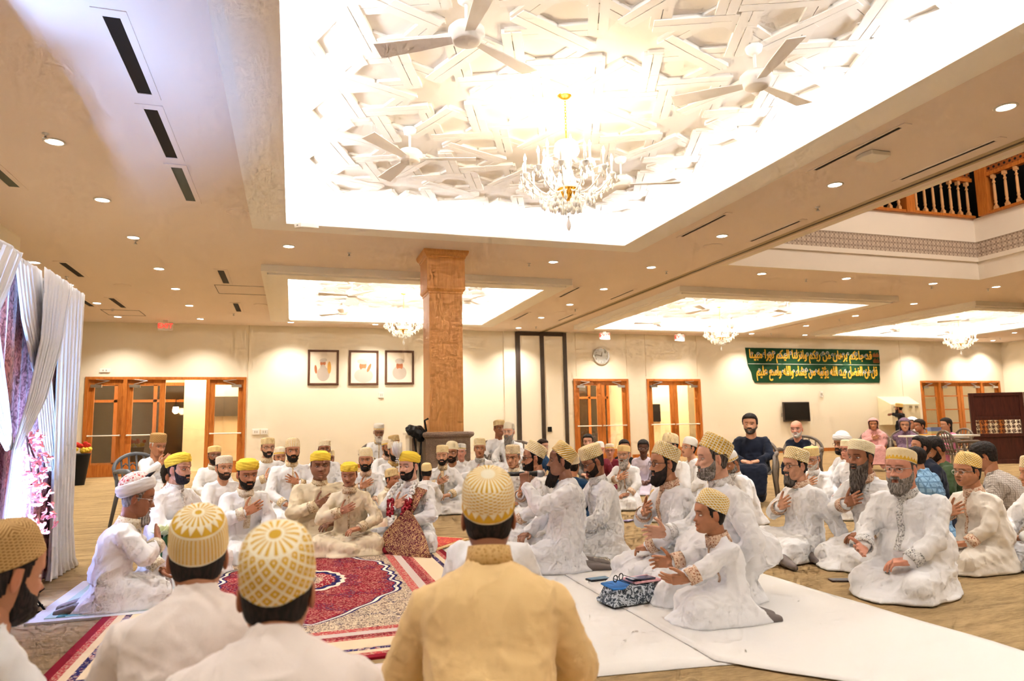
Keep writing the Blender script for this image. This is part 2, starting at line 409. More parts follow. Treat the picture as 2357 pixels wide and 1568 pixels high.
# movable partition stack
e = empty('folding_partition', (7.17, BY, 0), 0, 'closed cream folding partition with dark frame beside the exit doors', 'partition')
for a, b in ((6.46, 7.11), (7.24, 7.86)): o = MB().box((a, BY-.10, .02), (b, BY-.01, 3.78)).build('partition_panel', m_wall); o.parent = e; o.matrix_parent_inverse = Matrix.Translation(-e.location)
mb = MB()
for a, b in ((6.35, 6.47), (7.11, 7.23), (7.86, 7.97)): mb.box((a, BY-.14, 0), (b, BY-.01, 3.88))
mb.box((6.47, BY-.13, 3.77), (7.86, BY-.01, 3.88)); mb.box((7.2, BY-.135, .86), (7.2+.001, BY-.13, .87))
o = mb.build('partition_frame', m_dark, bevel=.006); o.parent = e; o.matrix_parent_inverse = Matrix.Translation(-e.location)
mb = MB(); mb.box((7.3, BY-.125, .87), (7.42, BY-.10, 1.02)); mb.box((7.33, BY-.14, .90), (7.39, BY-.12, .99)); o = mb.build('lock_plate', m_black); o.parent = e; o.matrix_parent_inverse = Matrix.Translation(-e.location)
# ceiling track of the partition
mb = MB(); mb.box((7.19, -3, CZ-.012), (7.225, BY-.1, CZ+.001)); struct(mb.build('trim_4', m_dark))
mb = MB(); mb.box((7.12, -3, CZ-.006), (7.19, BY-.1, CZ+.001)); mb.box((7.225, -3, CZ-.006), (7.29, BY-.1, CZ+.001)); struct(mb.build('trim_5', plain('track_paint', rgb(190, 170, 140))))
# atrium upstand
m_upst = plain('atrium_paint', rgb(240, 230, 216), .85, .2, var=.01)
x0, y0, x1, y1 = ATR; mb = MB(); zt = 5.2
mb.box((x0-.1, y0, CZ-.001), (x0+.004, y1, zt)); mb.box((x1-.004, y0, CZ-.001), (x1+.1, y1+.1, zt)); mb.box((x0-.1, y1-.004, CZ-.001), (x1, y1+.1, zt)); mb.box((x0-.1, y0-.1, CZ-.001), (x1+.1, y0+.004, zt))
struct(mb.build('wall_atrium', m_upst))
mb = MB(); mb.box((x0, y1-.05, 4.27), (x1-.05, y1, 4.36)); mb.box((x1-.05, y0, 4.27), (x1, y1, 4.36)); mb.box((x0, y1-.03, 4.69), (x1-.03, y1, 4.71)); mb.box((x1-.03, y0, 4.69), (x1, y1, 4.71)); struct(mb.build('trim_6', m_upst))
M_ = Mat('fret_frieze', .8); X, Y, Z = M_.xyz('Object'); u = (X+Y)*9.0; v = Z*9.0
g = ((u.frac()-.5).abs().mx((v.frac()-.5).abs())*9).sin().gt(.1); g2 = ((u*1.5+v*1.5).frac()-.5).abs().lt(.14).mx(((u*1.5-v*1.5).frac()-.5).abs().lt(.14))
M_.base(M_.mix(g*.5+g2*.5, rgb(150, 130, 114), rgb(214, 196, 176)))
mb = MB(); mb.box((x0, y1-.02, 4.36), (x1-.02, y1-.001, 4.69)); mb.box((x1-.02, y0, 4.36), (x1-.001, y1, 4.69)); struct(mb.build('trim_7', M_.m))
# upper gallery: dark void behind the balustrade
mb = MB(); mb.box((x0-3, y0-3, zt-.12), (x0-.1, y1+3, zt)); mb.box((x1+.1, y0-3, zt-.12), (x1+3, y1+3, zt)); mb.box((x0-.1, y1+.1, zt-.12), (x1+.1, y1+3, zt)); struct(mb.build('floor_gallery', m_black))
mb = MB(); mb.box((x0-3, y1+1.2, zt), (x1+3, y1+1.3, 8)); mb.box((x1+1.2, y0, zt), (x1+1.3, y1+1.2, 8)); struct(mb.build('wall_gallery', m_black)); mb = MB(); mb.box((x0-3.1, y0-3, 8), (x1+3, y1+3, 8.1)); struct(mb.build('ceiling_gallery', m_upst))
M_ = Mat('pierced_lattice', .5); X, Y, Z = M_.xyz('Object'); u = (X+Y)*9; v = Z*9
st = ((u.frac()-.5).pow(2)+(v.frac()-.5).pow(2)).sqrt().lt(.24); st2 = (((u+.5).frac()-.5).abs()+((v+.5).frac()-.5).abs()).lt(.14)
M_.base(M_.mix(st.mx(st2), rgb(150, 84, 40), rgb(20, 26, 28))); m_latt = M_.m
bal = None
def baluster():
    mb = MB(); mb.box((-.035, -.035, 0), (.035, .035, .07)); mb.box((-.035, -.035, .66), (.035, .035, .74))
    mb.lathe([(.03, .07), (.036, .09), (.02, .11), (.034, .16), (.024, .19), (.030, .22), (.027, .40), (.026, .52), (.018, .55), (.034, .58), (.016, .62), (.03, .66)], 12); return mb
bal = baluster().build('baluster', plain('turned_maple', rgb(214, 162, 108), .45, .35), smooth='auto')
used = False
def balustrade(A, n, step, ax, nm, lab):
    """A start point, runs along +x or -y"""
    global used
    e = empty('balustrade', (A[0], A[1], zt), 0, lab, 'balustrade', 'carved gallery balustrades above the atrium')
    L = n*step; d = (1, 0) if ax == 'x' else (0, -1)
    def bx(s0, s1, w0, w1, za, zb, name, mat):
        if ax == 'x': a, b = (s0, w0, za), (s1, w1, zb)
        else: a, b = (w0, -s1, za), (w1, -s0, zb)
        MB().box(a, b).build(name, mat, e)
    bx(0, L, -.06, .08, 0, .05, 'bottom_rail', m_oak); bx(0, L, -.05, .07, .79, .87, 'top_rail', m_oak); bx(0, L, -.01, .03, .87, 1.15, 'lattice_panel', m_latt); bx(0, L, -.05, .07, 1.15, 1.24, 'hand_rail', m_oak)
    bx(-.22, 0, -.08, .1, 0, 1.5, 'post', m_oak)
    for k in range(n):
        b = bal if not used else bal.copy()
        if used: COL.objects.link(b)
        used = True; b.parent = e; s = (k+.5)*step; b.location = (s*d[0], s*d[1], .05)
    return e
balustrade((8.0, y1-.02), 8, .235, 'x', '', 'wooden gallery balustrade section at the left, mostly hidden by the ceiling')
balustrade((10.1, y1-.02), 7, .235, 'x', '', 'wooden gallery balustrade section in the middle of the back run')
balustrade((11.97, y1-.02), 7, .235, 'x', '', 'wooden gallery balustrade section meeting the corner of the gallery')
balustrade((x1-.02, y1-.42), 7, .235, 'y', '', 'wooden gallery balustrade section right of the gallery corner')
balustrade((x1-.02, y1-2.3), 7, .235, 'y', '', 'wooden gallery balustrade section at the right edge of the picture')
# column
e = empty('column', (2.31, 11.05, 0), 0, 'square honey-coloured wooden column on a speckled stone plinth', 'column')
def loft_sq(mb, prof):     # prof (half,z)
    vs = []; fs = []
    for h, z in prof: vs += [(-h, -h, z), (h, -h, z), (h, h, z), (-h, h, z)]
    for k in range(len(prof)-1):
        for i in range(4): j = (i+1) % 4; fs.append((4*k+i, 4*k+j, 4*k+4+j, 4*k+4+i))
    fs.append((3, 2, 1, 0)); n = 4*(len(prof)-1); fs.append((n, n+1, n+2, n+3)); mb.add(vs, fs)
hs = .27
mb = MB(); loft_sq(mb, [(hs, .99), (hs, 3.2)]); mb.build('shaft', m_maple, e)
mb = MB(); loft_sq(mb, [(hs, 3.19), (hs+.012, 3.2), (hs+.012, 3.225), (hs+.03, 3.24), (hs+.045, 3.27), (hs+.045, 3.3), (hs+.04, 3.31), (hs+.04, 3.77), (hs+.055, 3.78), (hs+.055, 3.80), (hs+.075, 3.82), (hs+.095, 3.86), (hs+.10, 3.898)]); mb.build('capital', m_maple, e)
M_ = Mat('speckled_granite', .35, .4); nn = M_.noise(160, 3); M_.base(M_.mix(nn.ss(.35, .65), rgb(108, 84, 68), rgb(158, 132, 110))); m_gran = M_.m
mb = MB(); loft_sq(mb, [(.37, 0), (.37, .12), (.355, .13), (.355, .88), (.37, .90), (.40, .92), (.41, .95), (.40, .98), (.36, .99)]); mb.build('plinth', m_gran, e)
mb = MB(); mb.frame((-.3, .2), (.3, .82), .012, -.362, -.35); mb.build('panel_moulding', m_gran, e)
o = MB().box((-.56, -.1, 0), (-.415, .3, .95)); o.box((-.60, -.13, .95), (-.415, .33, .985)); 
e2 = empty('side_cabinet', (2.31, 11.05, 0), 0, 'low cream cabinet standing behind the stone column plinth', 'cabinet'); o.build('cabinet_body', m_wall, e2); MB().box((-.52, -.11, .1), (-.45, -.1, .9)).build('cabinet_door', m_gran, e2)
# ---------------------------------------------------------------- ceiling fittings
def ring_lamp():
    e = empty('recessed_downlight'); MB().lathe([(.075, 0), (.095, 0), (.098, -.006), (.078, -.010), (.074, 0)], 28, cap=False).build('trim_ring', m_wplas, e, True)
    MB().lathe([(.001, -.004), (.076, -.004), (.076, -.002), (.001, -.002)], 28).build('lamp_face', emat('lamp_face_glow', (1, .93, .8), 9), e); return e
DL = [(-2.27, 7.5), (-2.27, 11.04), (-.11, 11.05), (-2.27, 13.1), (-4.12, 13.04), (-4.12, 14.9), (-2.27, 14.9), (-4.12, 16.9), (-2.27, 16.85), (-4.12, 18.8), (-2.27, 18.8), (4.3, 11.1), (6.22, 11.1), (6.22, 13.15), (6.22, 15.05), (6.22, 17.05), (6.22, 19.0), (6.25, 8.93), (6.25, 6.58), (6.25, 4.44), (8.63, 11.12), (10.66, 11.12), (12.96, 11.14), (14.74, 11.12), (14.74, 13.26), (14.76, 15.18), (14.74, 17.1), (25.0, 19.2), (23.5, 17.26)]
XT = [(-2.27, 5.4), (6.25, 2.3), (-2.27, 3.2), (-.1, 19.0), (2.1, 19.0), (4.3, 19.0), (9.1, 19.0), (11.7, 19.0), (14.2, 19.0), (16.3, 19.0), (18.8, 19.0), (21.5, 19.0), (23.9, 19.0), (22.9, 13.2), (22.9, 15.2), (16.6, 11.1), (18.8, 11.1), (21, 11.1), (14.74, 8.9), (14.74, 6.7), (-.1, .3), (2.3, .3), (4.6, .3), (.9, -1.4), (3.6, -1.4), (6.25, .2), (16.8, 8.5), (18.9, 8.5), (-2.27, 9.3)]  # unseen rows beside and behind the camera are added to brighten the foreground
def places(x, y):
    r = 'near the wall of doors' if y > 18 else 'over the far seats' if y > 12.5 else 'in the middle of the hall' if y > 9 else 'close overhead'
    s = 'far left' if x < -3 else 'left' if x < 0 else 'centre' if x < 5 else 'right of centre' if x < 8 else 'right' if x < 14 else 'far right'
    return r, s
proto = ring_lamp(); 
def spot(x, y, z, e, col=(1, .80, .55), size=2.1, blend=.8):
    l = bpy.data.lights.new('downlight_beam', 'SPOT'); l.energy = e; l.color = col; l.spot_size = size; l.spot_blend = blend; l.shadow_soft_size = .07
    o = bpy.data.objects.new('downlight_beam', l); COL.objects.link(o); o.location = (x, y, z); return o
SPOT_E = 68
lc = 0
for i, (x, y) in enumerate(DL+XT):
    if i >= len(DL) and i not in range(len(DL)): 
        if any(abs(x-a) < .5 and abs(y-b) < .5 for a, b in DL): continue
        if i >= len(DL)+3 and y < 18: pass
    o = proto if i == 0 else copy_tree(proto); o.location = (x, y, CZ); r, s = places(x, y)
    tag(o, 'round recessed ceiling downlight %s, %s of the hall, %.0f m from the %s' % (r, s, abs(x), 'left coffer edge') if False else 'round recessed downlight %s, %s side' % (r, s), 'ceiling light', 'downlights %s, %s' % (r, s))
    w = SPOT_E*(1.15 if y > 18 else .9 if y > 10 else 1.1 if y > 2 else .6)
    spot(x, y, CZ-.03, w, (1, .93, .82) if x < 8 and y > 10 else (1, .95, .88) if x < 8 else (1, .89, .75))
# air slots
def slot(x, y0, y1, w=.11, dark=m_black):
    e = empty('ceiling_air_slot', (x, (y0+y1)/2, CZ)); L = (y1-y0)/2
    mb = MB(); mb.box((-w, -L-.09, -.008), (-w/2, L+.09, .001)); mb.box((w/2, -L-.09, -.008), (w, L+.09, .001)); mb.box((-w/2, -L-.09, -.008), (w/2, -L, .001)); mb.box((-w/2, L, -.008), (w/2, L+.09, .001)); mb.build('slot_frame', m_ceil, e)
    MB().box((-w/2, -L, -.002), (w/2, L, .001)).build('slot_opening', dark, e); return e
m_filt = plain('grey_filter', rgb(88, 92, 80))
SLOTS = [(-1.24, 5.05, 6.2, .1, m_black, 'nearest, largest dark air slot at the upper left'), (-1.25, 6.5, 7.65, .1, m_black, 'second dark air slot from the top on the upper left'), (-1.25, 7.93, 9.08, .1, m_filt, 'third air slot on the left, with a grey-green filter'),
 (-3.1, 7.9, 9.03, .1, m_filt, 'grey air slot cut off by the left picture edge'), (-3.7, 12.95, 14.08, .1, m_black, 'black air slot above the white drape, left'), (-3.7, 16.2, 17.4, .1, m_black, 'small black air slot above the exit sign at left'), (-4.32, 16.0, 17.34, .1, m_black, 'sliver of air slot at the edge of the backdrop'),
 (-1.27, 13.0, 14.15, .1, m_black, 'air slot just left of the second coffer'), (-1.27, 16.35, 17.48, .1, m_black, 'smaller air slot left of the second coffer, near the wall'), (5.65, 5.05, 6.23, .045, m_black, 'long black air slot beside the access point'), (5.65, 7.96, 9.1, .045, m_black, 'black air slot right of the big coffer corner'),
 (5.63, 13.08, 14.2, .045, m_black, 'air slot right of the second coffer, front'), (5.63, 16.38, 17.54, .045, m_black, 'air slot right of the second coffer, rear'), (6.89, 7.96, 9.09, .045, m_black, 'air slot beside the partition track, middle'), (6.89, 13.1, 14.23, .045, m_black, 'air slot beside the partition track, far'), (6.87, 16.42, 17.48, .045, m_black, 'air slot beside the partition track, farthest'), (6.9, 5.05, 6.23, .045, m_black, 'air slot beside the partition track, nearest'),
 (14.2, 16.6, 17.85, .035, m_black, 'thin slot between the far coffers, rear left'), (15.78, 16.57, 17.61, .035, m_black, 'thin slot between the far coffers, rear right'), (14.1, 13.13, 14.23, .03, m_filt, 'thin slot between the far coffers, front left'), (15.76, 13.12, 14.33, .035, m_black, 'thin slot between the far coffers, front right')]
for x, a, b, w, d, lab in SLOTS: tag(slot(x, a, b, w*1.1, d), lab, 'air vent', 'linear air slots')
def sprinkler():
    e = empty('sprinkler_head'); MB().lathe([(.03, 0), (.034, -.004), (.012, -.01), (.008, -.03), (.014, -.034), (.014, -.045), (.026, -.05), (.026, -.053), (.002, -.054)], 16).build('sprinkler_body', m_chrome, e, True); return e
SPR = [(105, 312), (312, 557), (804, 585), (1218, 609), (1534, 627), (1882, 480), (154, 640), (259, 713), (538, 724), (1234, 754), (1324, 714), (1855, 645), (2144, 662), (2274, 667), (1775, 769), (1932, 736), (2303, 780)]
sp = sprinkler()
for i, (px, py) in enumerate(SPR):
    o = sp if i == 0 else copy_tree(sp); p = atz(px, py, CZ-.02); o.location = (p.x, p.y, CZ); r, s = places(p.x, p.y); tag(o, 'small metal sprinkler %s, %s side' % (r, s), 'sprinkler', 'sprinklers %s, %s' % (r, s))
for px, py, lab in ((549, 489, 'round cream ceiling speaker left of the big coffer'), (281, 657, 'round ceiling speaker above the drape, left'), (600, 702, 'round ceiling speaker near the left end of the second coffer'), (1641, 566, 'round ceiling speaker by the partition track'), (1289, 719, 'small round ceiling speaker in front of the folding partition'), (1907, 651, 'round ceiling speaker right of the third coffer')):
    p = atz(px, py, CZ); tag(MB().lathe([(.001, -.012), (.13, -.012), (.15, -.006), (.152, 0)], 32).build('ceiling_speaker', m_ceil, loc=(p.x, p.y, CZ)), lab, 'speaker', 'round ceiling speakers')
mb = MB(); mb.prism([(-.13, -.11), (.13, -.11), (.15, -.02), (.13, .11), (-.13, .11), (-.15, 0)], -.05, 0); tag(mb.build('wireless_access_point', m_wplas, loc=(5.94, 5.68, CZ), bevel=.01), 'white square wireless access point on the ceiling beside a long slot', 'access point')
# projector-like camera box on the coffer corner
mb = MB(); mb.box((-.06, -.17, -.06), (.06, .17, 0)); o = mb.build('ceiling_camera', m_wplas, bevel=.008); o.location = (.12, 9.13, 3.72); o.rotation_euler = (0.2, 0, -.75); tag(o, 'white boxy camera mounted on the corner of the big coffer', 'camera')
c = MB().box((-.01, -.175, -.035), (.01, -.165, -.025)).build('lens', m_black, o)
# hatches
for px, py, w, d, lab in ((560, 668, .5, .45, 'outlined square ceiling access hatch left of the second coffer'), (285, 720, .4, .4, 'outlined ceiling access hatch near the left exit sign')):
    p = atz(px, py, CZ); mb = MB(); t = .008
    for a, b in (((-w, -d), (w, -d+t)), ((-w, d-t), (w, d)), ((-w, -d), (-w+t, d)), ((w-t, -d), (w, d))): mb.box((*a, -.006), (*b, -.001))
    tag(mb.build('access_hatch', m_dark, loc=(p.x, p.y, CZ)), lab, 'hatch', 'ceiling access hatches')
# ---------------------------------------------------------------- fans
def fan():
    e = empty('ceiling_fan')
    MB().lathe([(.002, -.075), (.03, -.075), (.06, -.05), (.07, -.01), (.066, 0)], 24).build('canopy', m_white, e, True)
    MB().lathe([(.012, -.24), (.012, -.06)], 12).build('downrod', m_white, e, True)
    MB().lathe([(.03, -.22), (.10, -.235), (.125, -.26), (.13, -.29), (.115, -.31), (.10, -.325), (.10, -.345), (.085, -.355), (.002, -.36)], 32).build('motor_housing', m_white, e, True)
    for k in range(3):
        R = Matrix.Rotation(k*2*PI/3, 4, 'Z') @ Matrix.Translation((0, 0, -.32)) @ Matrix.Rotation(.18, 4, 'X')
        mb = MB(); vs = [(.09, -.035), (.35, -.06), (.66, -.075), (.66, .075), (.35, .06), (.09, .035)]
        mb.prism(vs, -.004, .004); mb.v = [tuple(R@Vector(v)) for v in mb.v]; mb.build('blade', m_white, e)
    return e
f0 = fan(); k = 0
for q, (x0, y0, x1, y1) in enumerate(COF):
    cx, cy = (x0+x1)/2, (y0+y1)/2
    for sx, sy, a in ((-1.22, -1.22, .52), (1.16, -1.2, .3), (-1.25, 1.05, -.25), (1.16, 1.2, -.35)):
        o = f0 if k == 0 else copy_tree(f0); k += 1; o.location = (cx+sx, cy+sy, UZ-.02); o.rotation_euler = (0, 0, a+q*.6)
        tag(o, 'white three-blade ceiling fan, %s %s of the %s recess' % ('near' if sy < 0 else 'far', 'left' if sx < 0 else 'right', ('big front', 'second, behind-column', 'third, by the clock', 'fourth, far-right')[q]), 'ceiling fan', 'ceiling fans in the recessed ceilings')
# ---------------------------------------------------------------- chandeliers
M_ = Mat('crystal', .05, 1.0); M_.base((.97, .97, .97)); m_cry = M_.m
m_gold = plain('polished_brass', rgb(236, 176, 60), .25, .6, .8)
m_bulb = emat('candle_bulb_glow', (1, .85, .6), 55)
def drop(mb, x, y, z, s=1): mb.lathe([(.0005, 0), (.006*s, -.006*s), (.003*s, -.012*s), (.010*s, -.03*s), (.012*s, -.04*s), (.006*s, -.055*s), (.0005, -.06*s)], 6, Matrix.Translation((x, y, z)))
def chandelier():
    e = empty('chandelier')
    MB().lathe([(.002, -.04), (.03, -.04), (.07, -.02), (.075, 0)], 24).build('canopy', m_gold, e, True)
    mb = MB()
    for i in range(12):
        z = -.05-i*.026; R = Matrix.Translation((0, 0, z)) @ Matrix.Rotation(PI/2*(i % 2), 4, 'Z'); pts = [R@Vector((.009*math.cos(t), 0, .019*math.sin(t))) for t in [k*2*PI/8 for k in range(9)]]; mb.tube(pts, .0028, 5)
    mb.tube([(0, 0, -.33), (0, 0, -.42)], .006); mb.build('chain', m_gold, e, True)
    MB().lathe([(.02, -.40), (.09, -.42), (.10, -.435), (.03, -.45), (.025, -.52), (.045, -.56), (.03, -.62), (.055, -.68), (.06, -.74), (.03, -.78), (.10, -.80), (.11, -.82), (.05, -.84)], 20).build('crystal_column', m_cry, e, True)
    MB().lathe([(.10, -.80), (.095, -.83), (.06, -.87), (.02, -.90), (.012, -.92), (.002, -.925)], 20).build('gold_bowl', m_gold, e, True)
    nd = 0
    for tier, (n, R, z0, hz, ph) in enumerate(((12, .40, -.82, .0, 0), (6, .22, -.70, .03, .3))):
        for i in range(n):
            a = ph+2*PI*i/n; c, s = math.cos(a), math.sin(a); mb = MB(); P = []
            for k in range(11):
                t = k/10; rr = .04+(R-.04)*t; zz = z0-.07*math.sin(t*PI*1.1)*(1 if t < .8 else 1)+.06*t*t; P.append((rr*c, rr*s, zz))
            mb.tube(P, .0075, 6); x, y, z = P[-1]
            T = Matrix.Translation((x, y, z)); mb.lathe([(.006, -.02), (.03, 0), (.045, .012), (.043, .016), (.01, .012), (.012, .03)], 12, T)
            arm = mb.build('arm', m_cry, e, True)
            MB().lathe([(.010, .012), (.0105, .115), (.004, .118)], 10, T).build('candle_sleeve', m_wplas, arm, True)
            MB().lathe([(.005, .115), (.012, .13), (.014, .145), (.008, .165), (.001, .182)], 10, T).build('bulb', m_bulb, arm, True)
            mb = MB()
            for k in range(5): b = 2*PI*k/5; drop(mb, x+.043*math.cos(b), y+.043*math.sin(b), z+.012, 1.0+.3*(k % 2))
            for k in (2, 4, 6, 8): drop(mb, P[k][0], P[k][1], P[k][2]-.005, 1.1)
            for k in range(9):      # swag of beads to the next arm
                t = k/8; b = a+2*PI/n*t; zz = z-.01-.05*math.sin(t*PI); mb.ball((R*math.cos(b), R*math.sin(b), zz), .006, 5, 4)
            tag(mb.build('crystal_drops', m_cry, arm, True), kind='stuff')
    mb = MB()
    for i in range(40):
        a = i*2.4; rr = .05+.22*((i*7) % 13)/13; drop(mb, rr*math.cos(a), rr*math.sin(a), -.86-.10*(1-rr/.3), 1.5)
    for i in range(16): a = i*2*PI/16; drop(mb, .10*math.cos(a), .10*math.sin(a), -.43, 1.7)
    drop(mb, 0, 0, -1.04, 2.2); mb.ball((0, 0, -1.0), .02, 10, 8)
    tag(mb.build('crystal_fringe', m_cry, e, True), kind='stuff'); return e
c0 = chandelier()
for q, (x0, y0, x1, y1) in enumerate(COF):
    o = c0 if q == 0 else copy_tree(c0); o.location = ((x0+x1)/2, (5.58 if q == 0 else (y0+y1)/2), UZ-.01); o.scale = (1, 1, 1.1 if q == 0 else 1.0)
    tag(o, 'crystal chandelier with glowing candle bulbs in the ' + ('large nearest recess', 'recess left of and behind the wooden column', 'recess near the wall clock', 'farthest right recess')[q], 'chandelier', 'crystal chandeliers')
    l = bpy.data.lights.new('chandelier_glow', 'POINT'); l.energy = 14 if q == 0 else 12; l.color = (1, .74, .45); l.shadow_soft_size = .3
    o2 = bpy.data.objects.new('chandelier_glow', l); COL.objects.link(o2); o2.location = (o.location.x, o.location.y, UZ-.62)
# ---------------------------------------------------------------- wall fittings
def textmesh(s, size, mat, loc, rot, parent=None, name='lettering', ext=.002, bold=0):
    c = bpy.data.curves.new(name, 'FONT'); c.body = s; c.size = size; c.extrude = ext; c.offset = bold; c.align_x = 'CENTER'; c.align_y = 'CENTER'
    o = bpy.data.objects.new(name, c); COL.objects.link(o); dg = bpy.context.evaluated_depsgraph_get(); me = bpy.data.meshes.new_from_object(o.evaluated_get(dg))
    bpy.data.objects.remove(o); me.materials.clear(); me.materials.append(mat); o = bpy.data.objects.new(name, me); COL.objects.link(o); o.location = loc; o.rotation_euler = rot
    if parent: o.parent = parent
    return o
m_red = emat('exit_red', rgb(240, 50, 40), .8, rgb(230, 50, 40))
for x, lab, arrows in ((-3.22, 'red-lettered EXIT sign on the ceiling at the left doors', 0), (9.32, 'EXIT sign with arrows above the wall clock', 1), (11.99, 'EXIT sign with arrows above the double doors right of the clock', 1)):
    e = empty('exit_sign', (x, 19.2, 3.72), 0, lab, 'exit sign', 'exit signs'); x2 = x*19.2/19.78; e.location.x = x2; e.location.z = 3.74
    mb = MB(); mb.box((-.17, -.02, -.1), (.17, .02, .1)); mb.box((-.05, -.02, .1), (.05, .02, .16)); mb.build('sign_box', m_wplas, e)
    textmesh('EXIT', .17, m_red, (0, -.024, .008), (PI/2, 0, 0), e, bold=.002)
    if arrows: 
        mb = MB()
        for s in (-1, 1): mb.add([(s*.155, -.023, 0), (s*.13, -.023, .022), (s*.13, -.023, -.022)], [(0, 1, 2)] if s > 0 else [(0, 2, 1)])
        mb.build('arrow', m_red, e)
# clock
e = empty('wall_clock', (9.17, BY, 3.19), 0, 'round silver-rimmed wall clock above the first double doors', 'clock'); RX = Matrix.Rotation(PI/2, 4, 'X')
MB().lathe([(.24, 0), (.27, .01), (.275, .04), (.25, .05), (.24, .03)], 48, RX, cap=False).build('rim', plain('silver_rim', (.7, .7, .7), .25, .5, .9), e, True)
MB().lathe([(.001, .02), (.245, .02), (.245, .024), (.001, .024)], 48, RX).build('dial', plain('dial_white', rgb(222, 226, 228)), e)
for k in range(1, 13): a = PI/2-k*PI/6; textmesh(str(k), .055, m_dark, (.195*math.cos(a), -.026, .195*math.sin(a)), (PI/2, 0, 0), e, 'numeral', .001)
for L, a, w in ((.12, 1.25, .008), (.19, 2.95, .006)): MB().box((-.02, -.032, -w), (L, -.028, w)).build('clock_hand', m_dark, e).rotation_euler = (0, -a, 0)
# television
e = empty('television', (16.32, BY, 1.36), 0, 'black flat television hung on the wall below the green banner', 'television')
MB().box((-.53, -.12, -.33), (.53, -.05, .33)).build('casing', m_dark, e, bevel=.01); MB().box((-.50, -.125, -.28), (.50, -.119, .30)).build('screen', plain('tv_screen', (.01, .009, .008), .25, .5), e)
MB().box((-.2, -.05, -.15), (.2, 0, .15)).build('wall_mount', m_black, e); MB().tube([(-.5, -.06, -.1), (-.58, -.05, -.16), (-.55, -.03, -.05)], .008).build('cable', m_black, e)
# banner with golden angular script
AR = {'ا': (0xFE8D, 0), 'ء': (0xFE80, 0), 'ب': (0xFE8F, 1), 'ت': (0xFE95, 1), 'ج': (0xFE9D, 1), 'د': (0xFEA9, 0), 'ر': (0xFEAD, 0), 'ز': (0xFEAF, 0), 'س': (0xFEB1, 1), 'ش': (0xFEB5, 1), 'ض': (0xFEBD, 1), 'ع': (0xFEC9, 1), 'ف': (0xFED1, 1), 'ق': (0xFED5, 1), 'ك': (0xFED9, 1), 'ل': (0xFEDD, 1), 'م': (0xFEE1, 1), 'ن': (0xFEE5, 1), 'ه': (0xFEE9, 1), 'و': (0xFEED, 0), 'ي': (0xFEF1, 1), 'ؤ': (0xFE85, 0)}
def shape_ar(t):
    """joined letter forms in visual order"""
    out = []
    for w in t.split(' '):
        r = ''; prev = 0
        for i, ch in enumerate(w):
            b, dual = AR[ch]; nxt = i+1 < len(w) and w[i+1] != 'ء' and ch != 'ء' and dual
            pj = prev and ch != 'ء'
            if ch == 'ء': r += chr(b); prev = 0; continue
            k = (3 if (pj and nxt) else 1 if pj else 2 if nxt else 0)
            r += chr(b+k); prev = dual
        out.append(r)
    return ' '.join(out)[::-1]
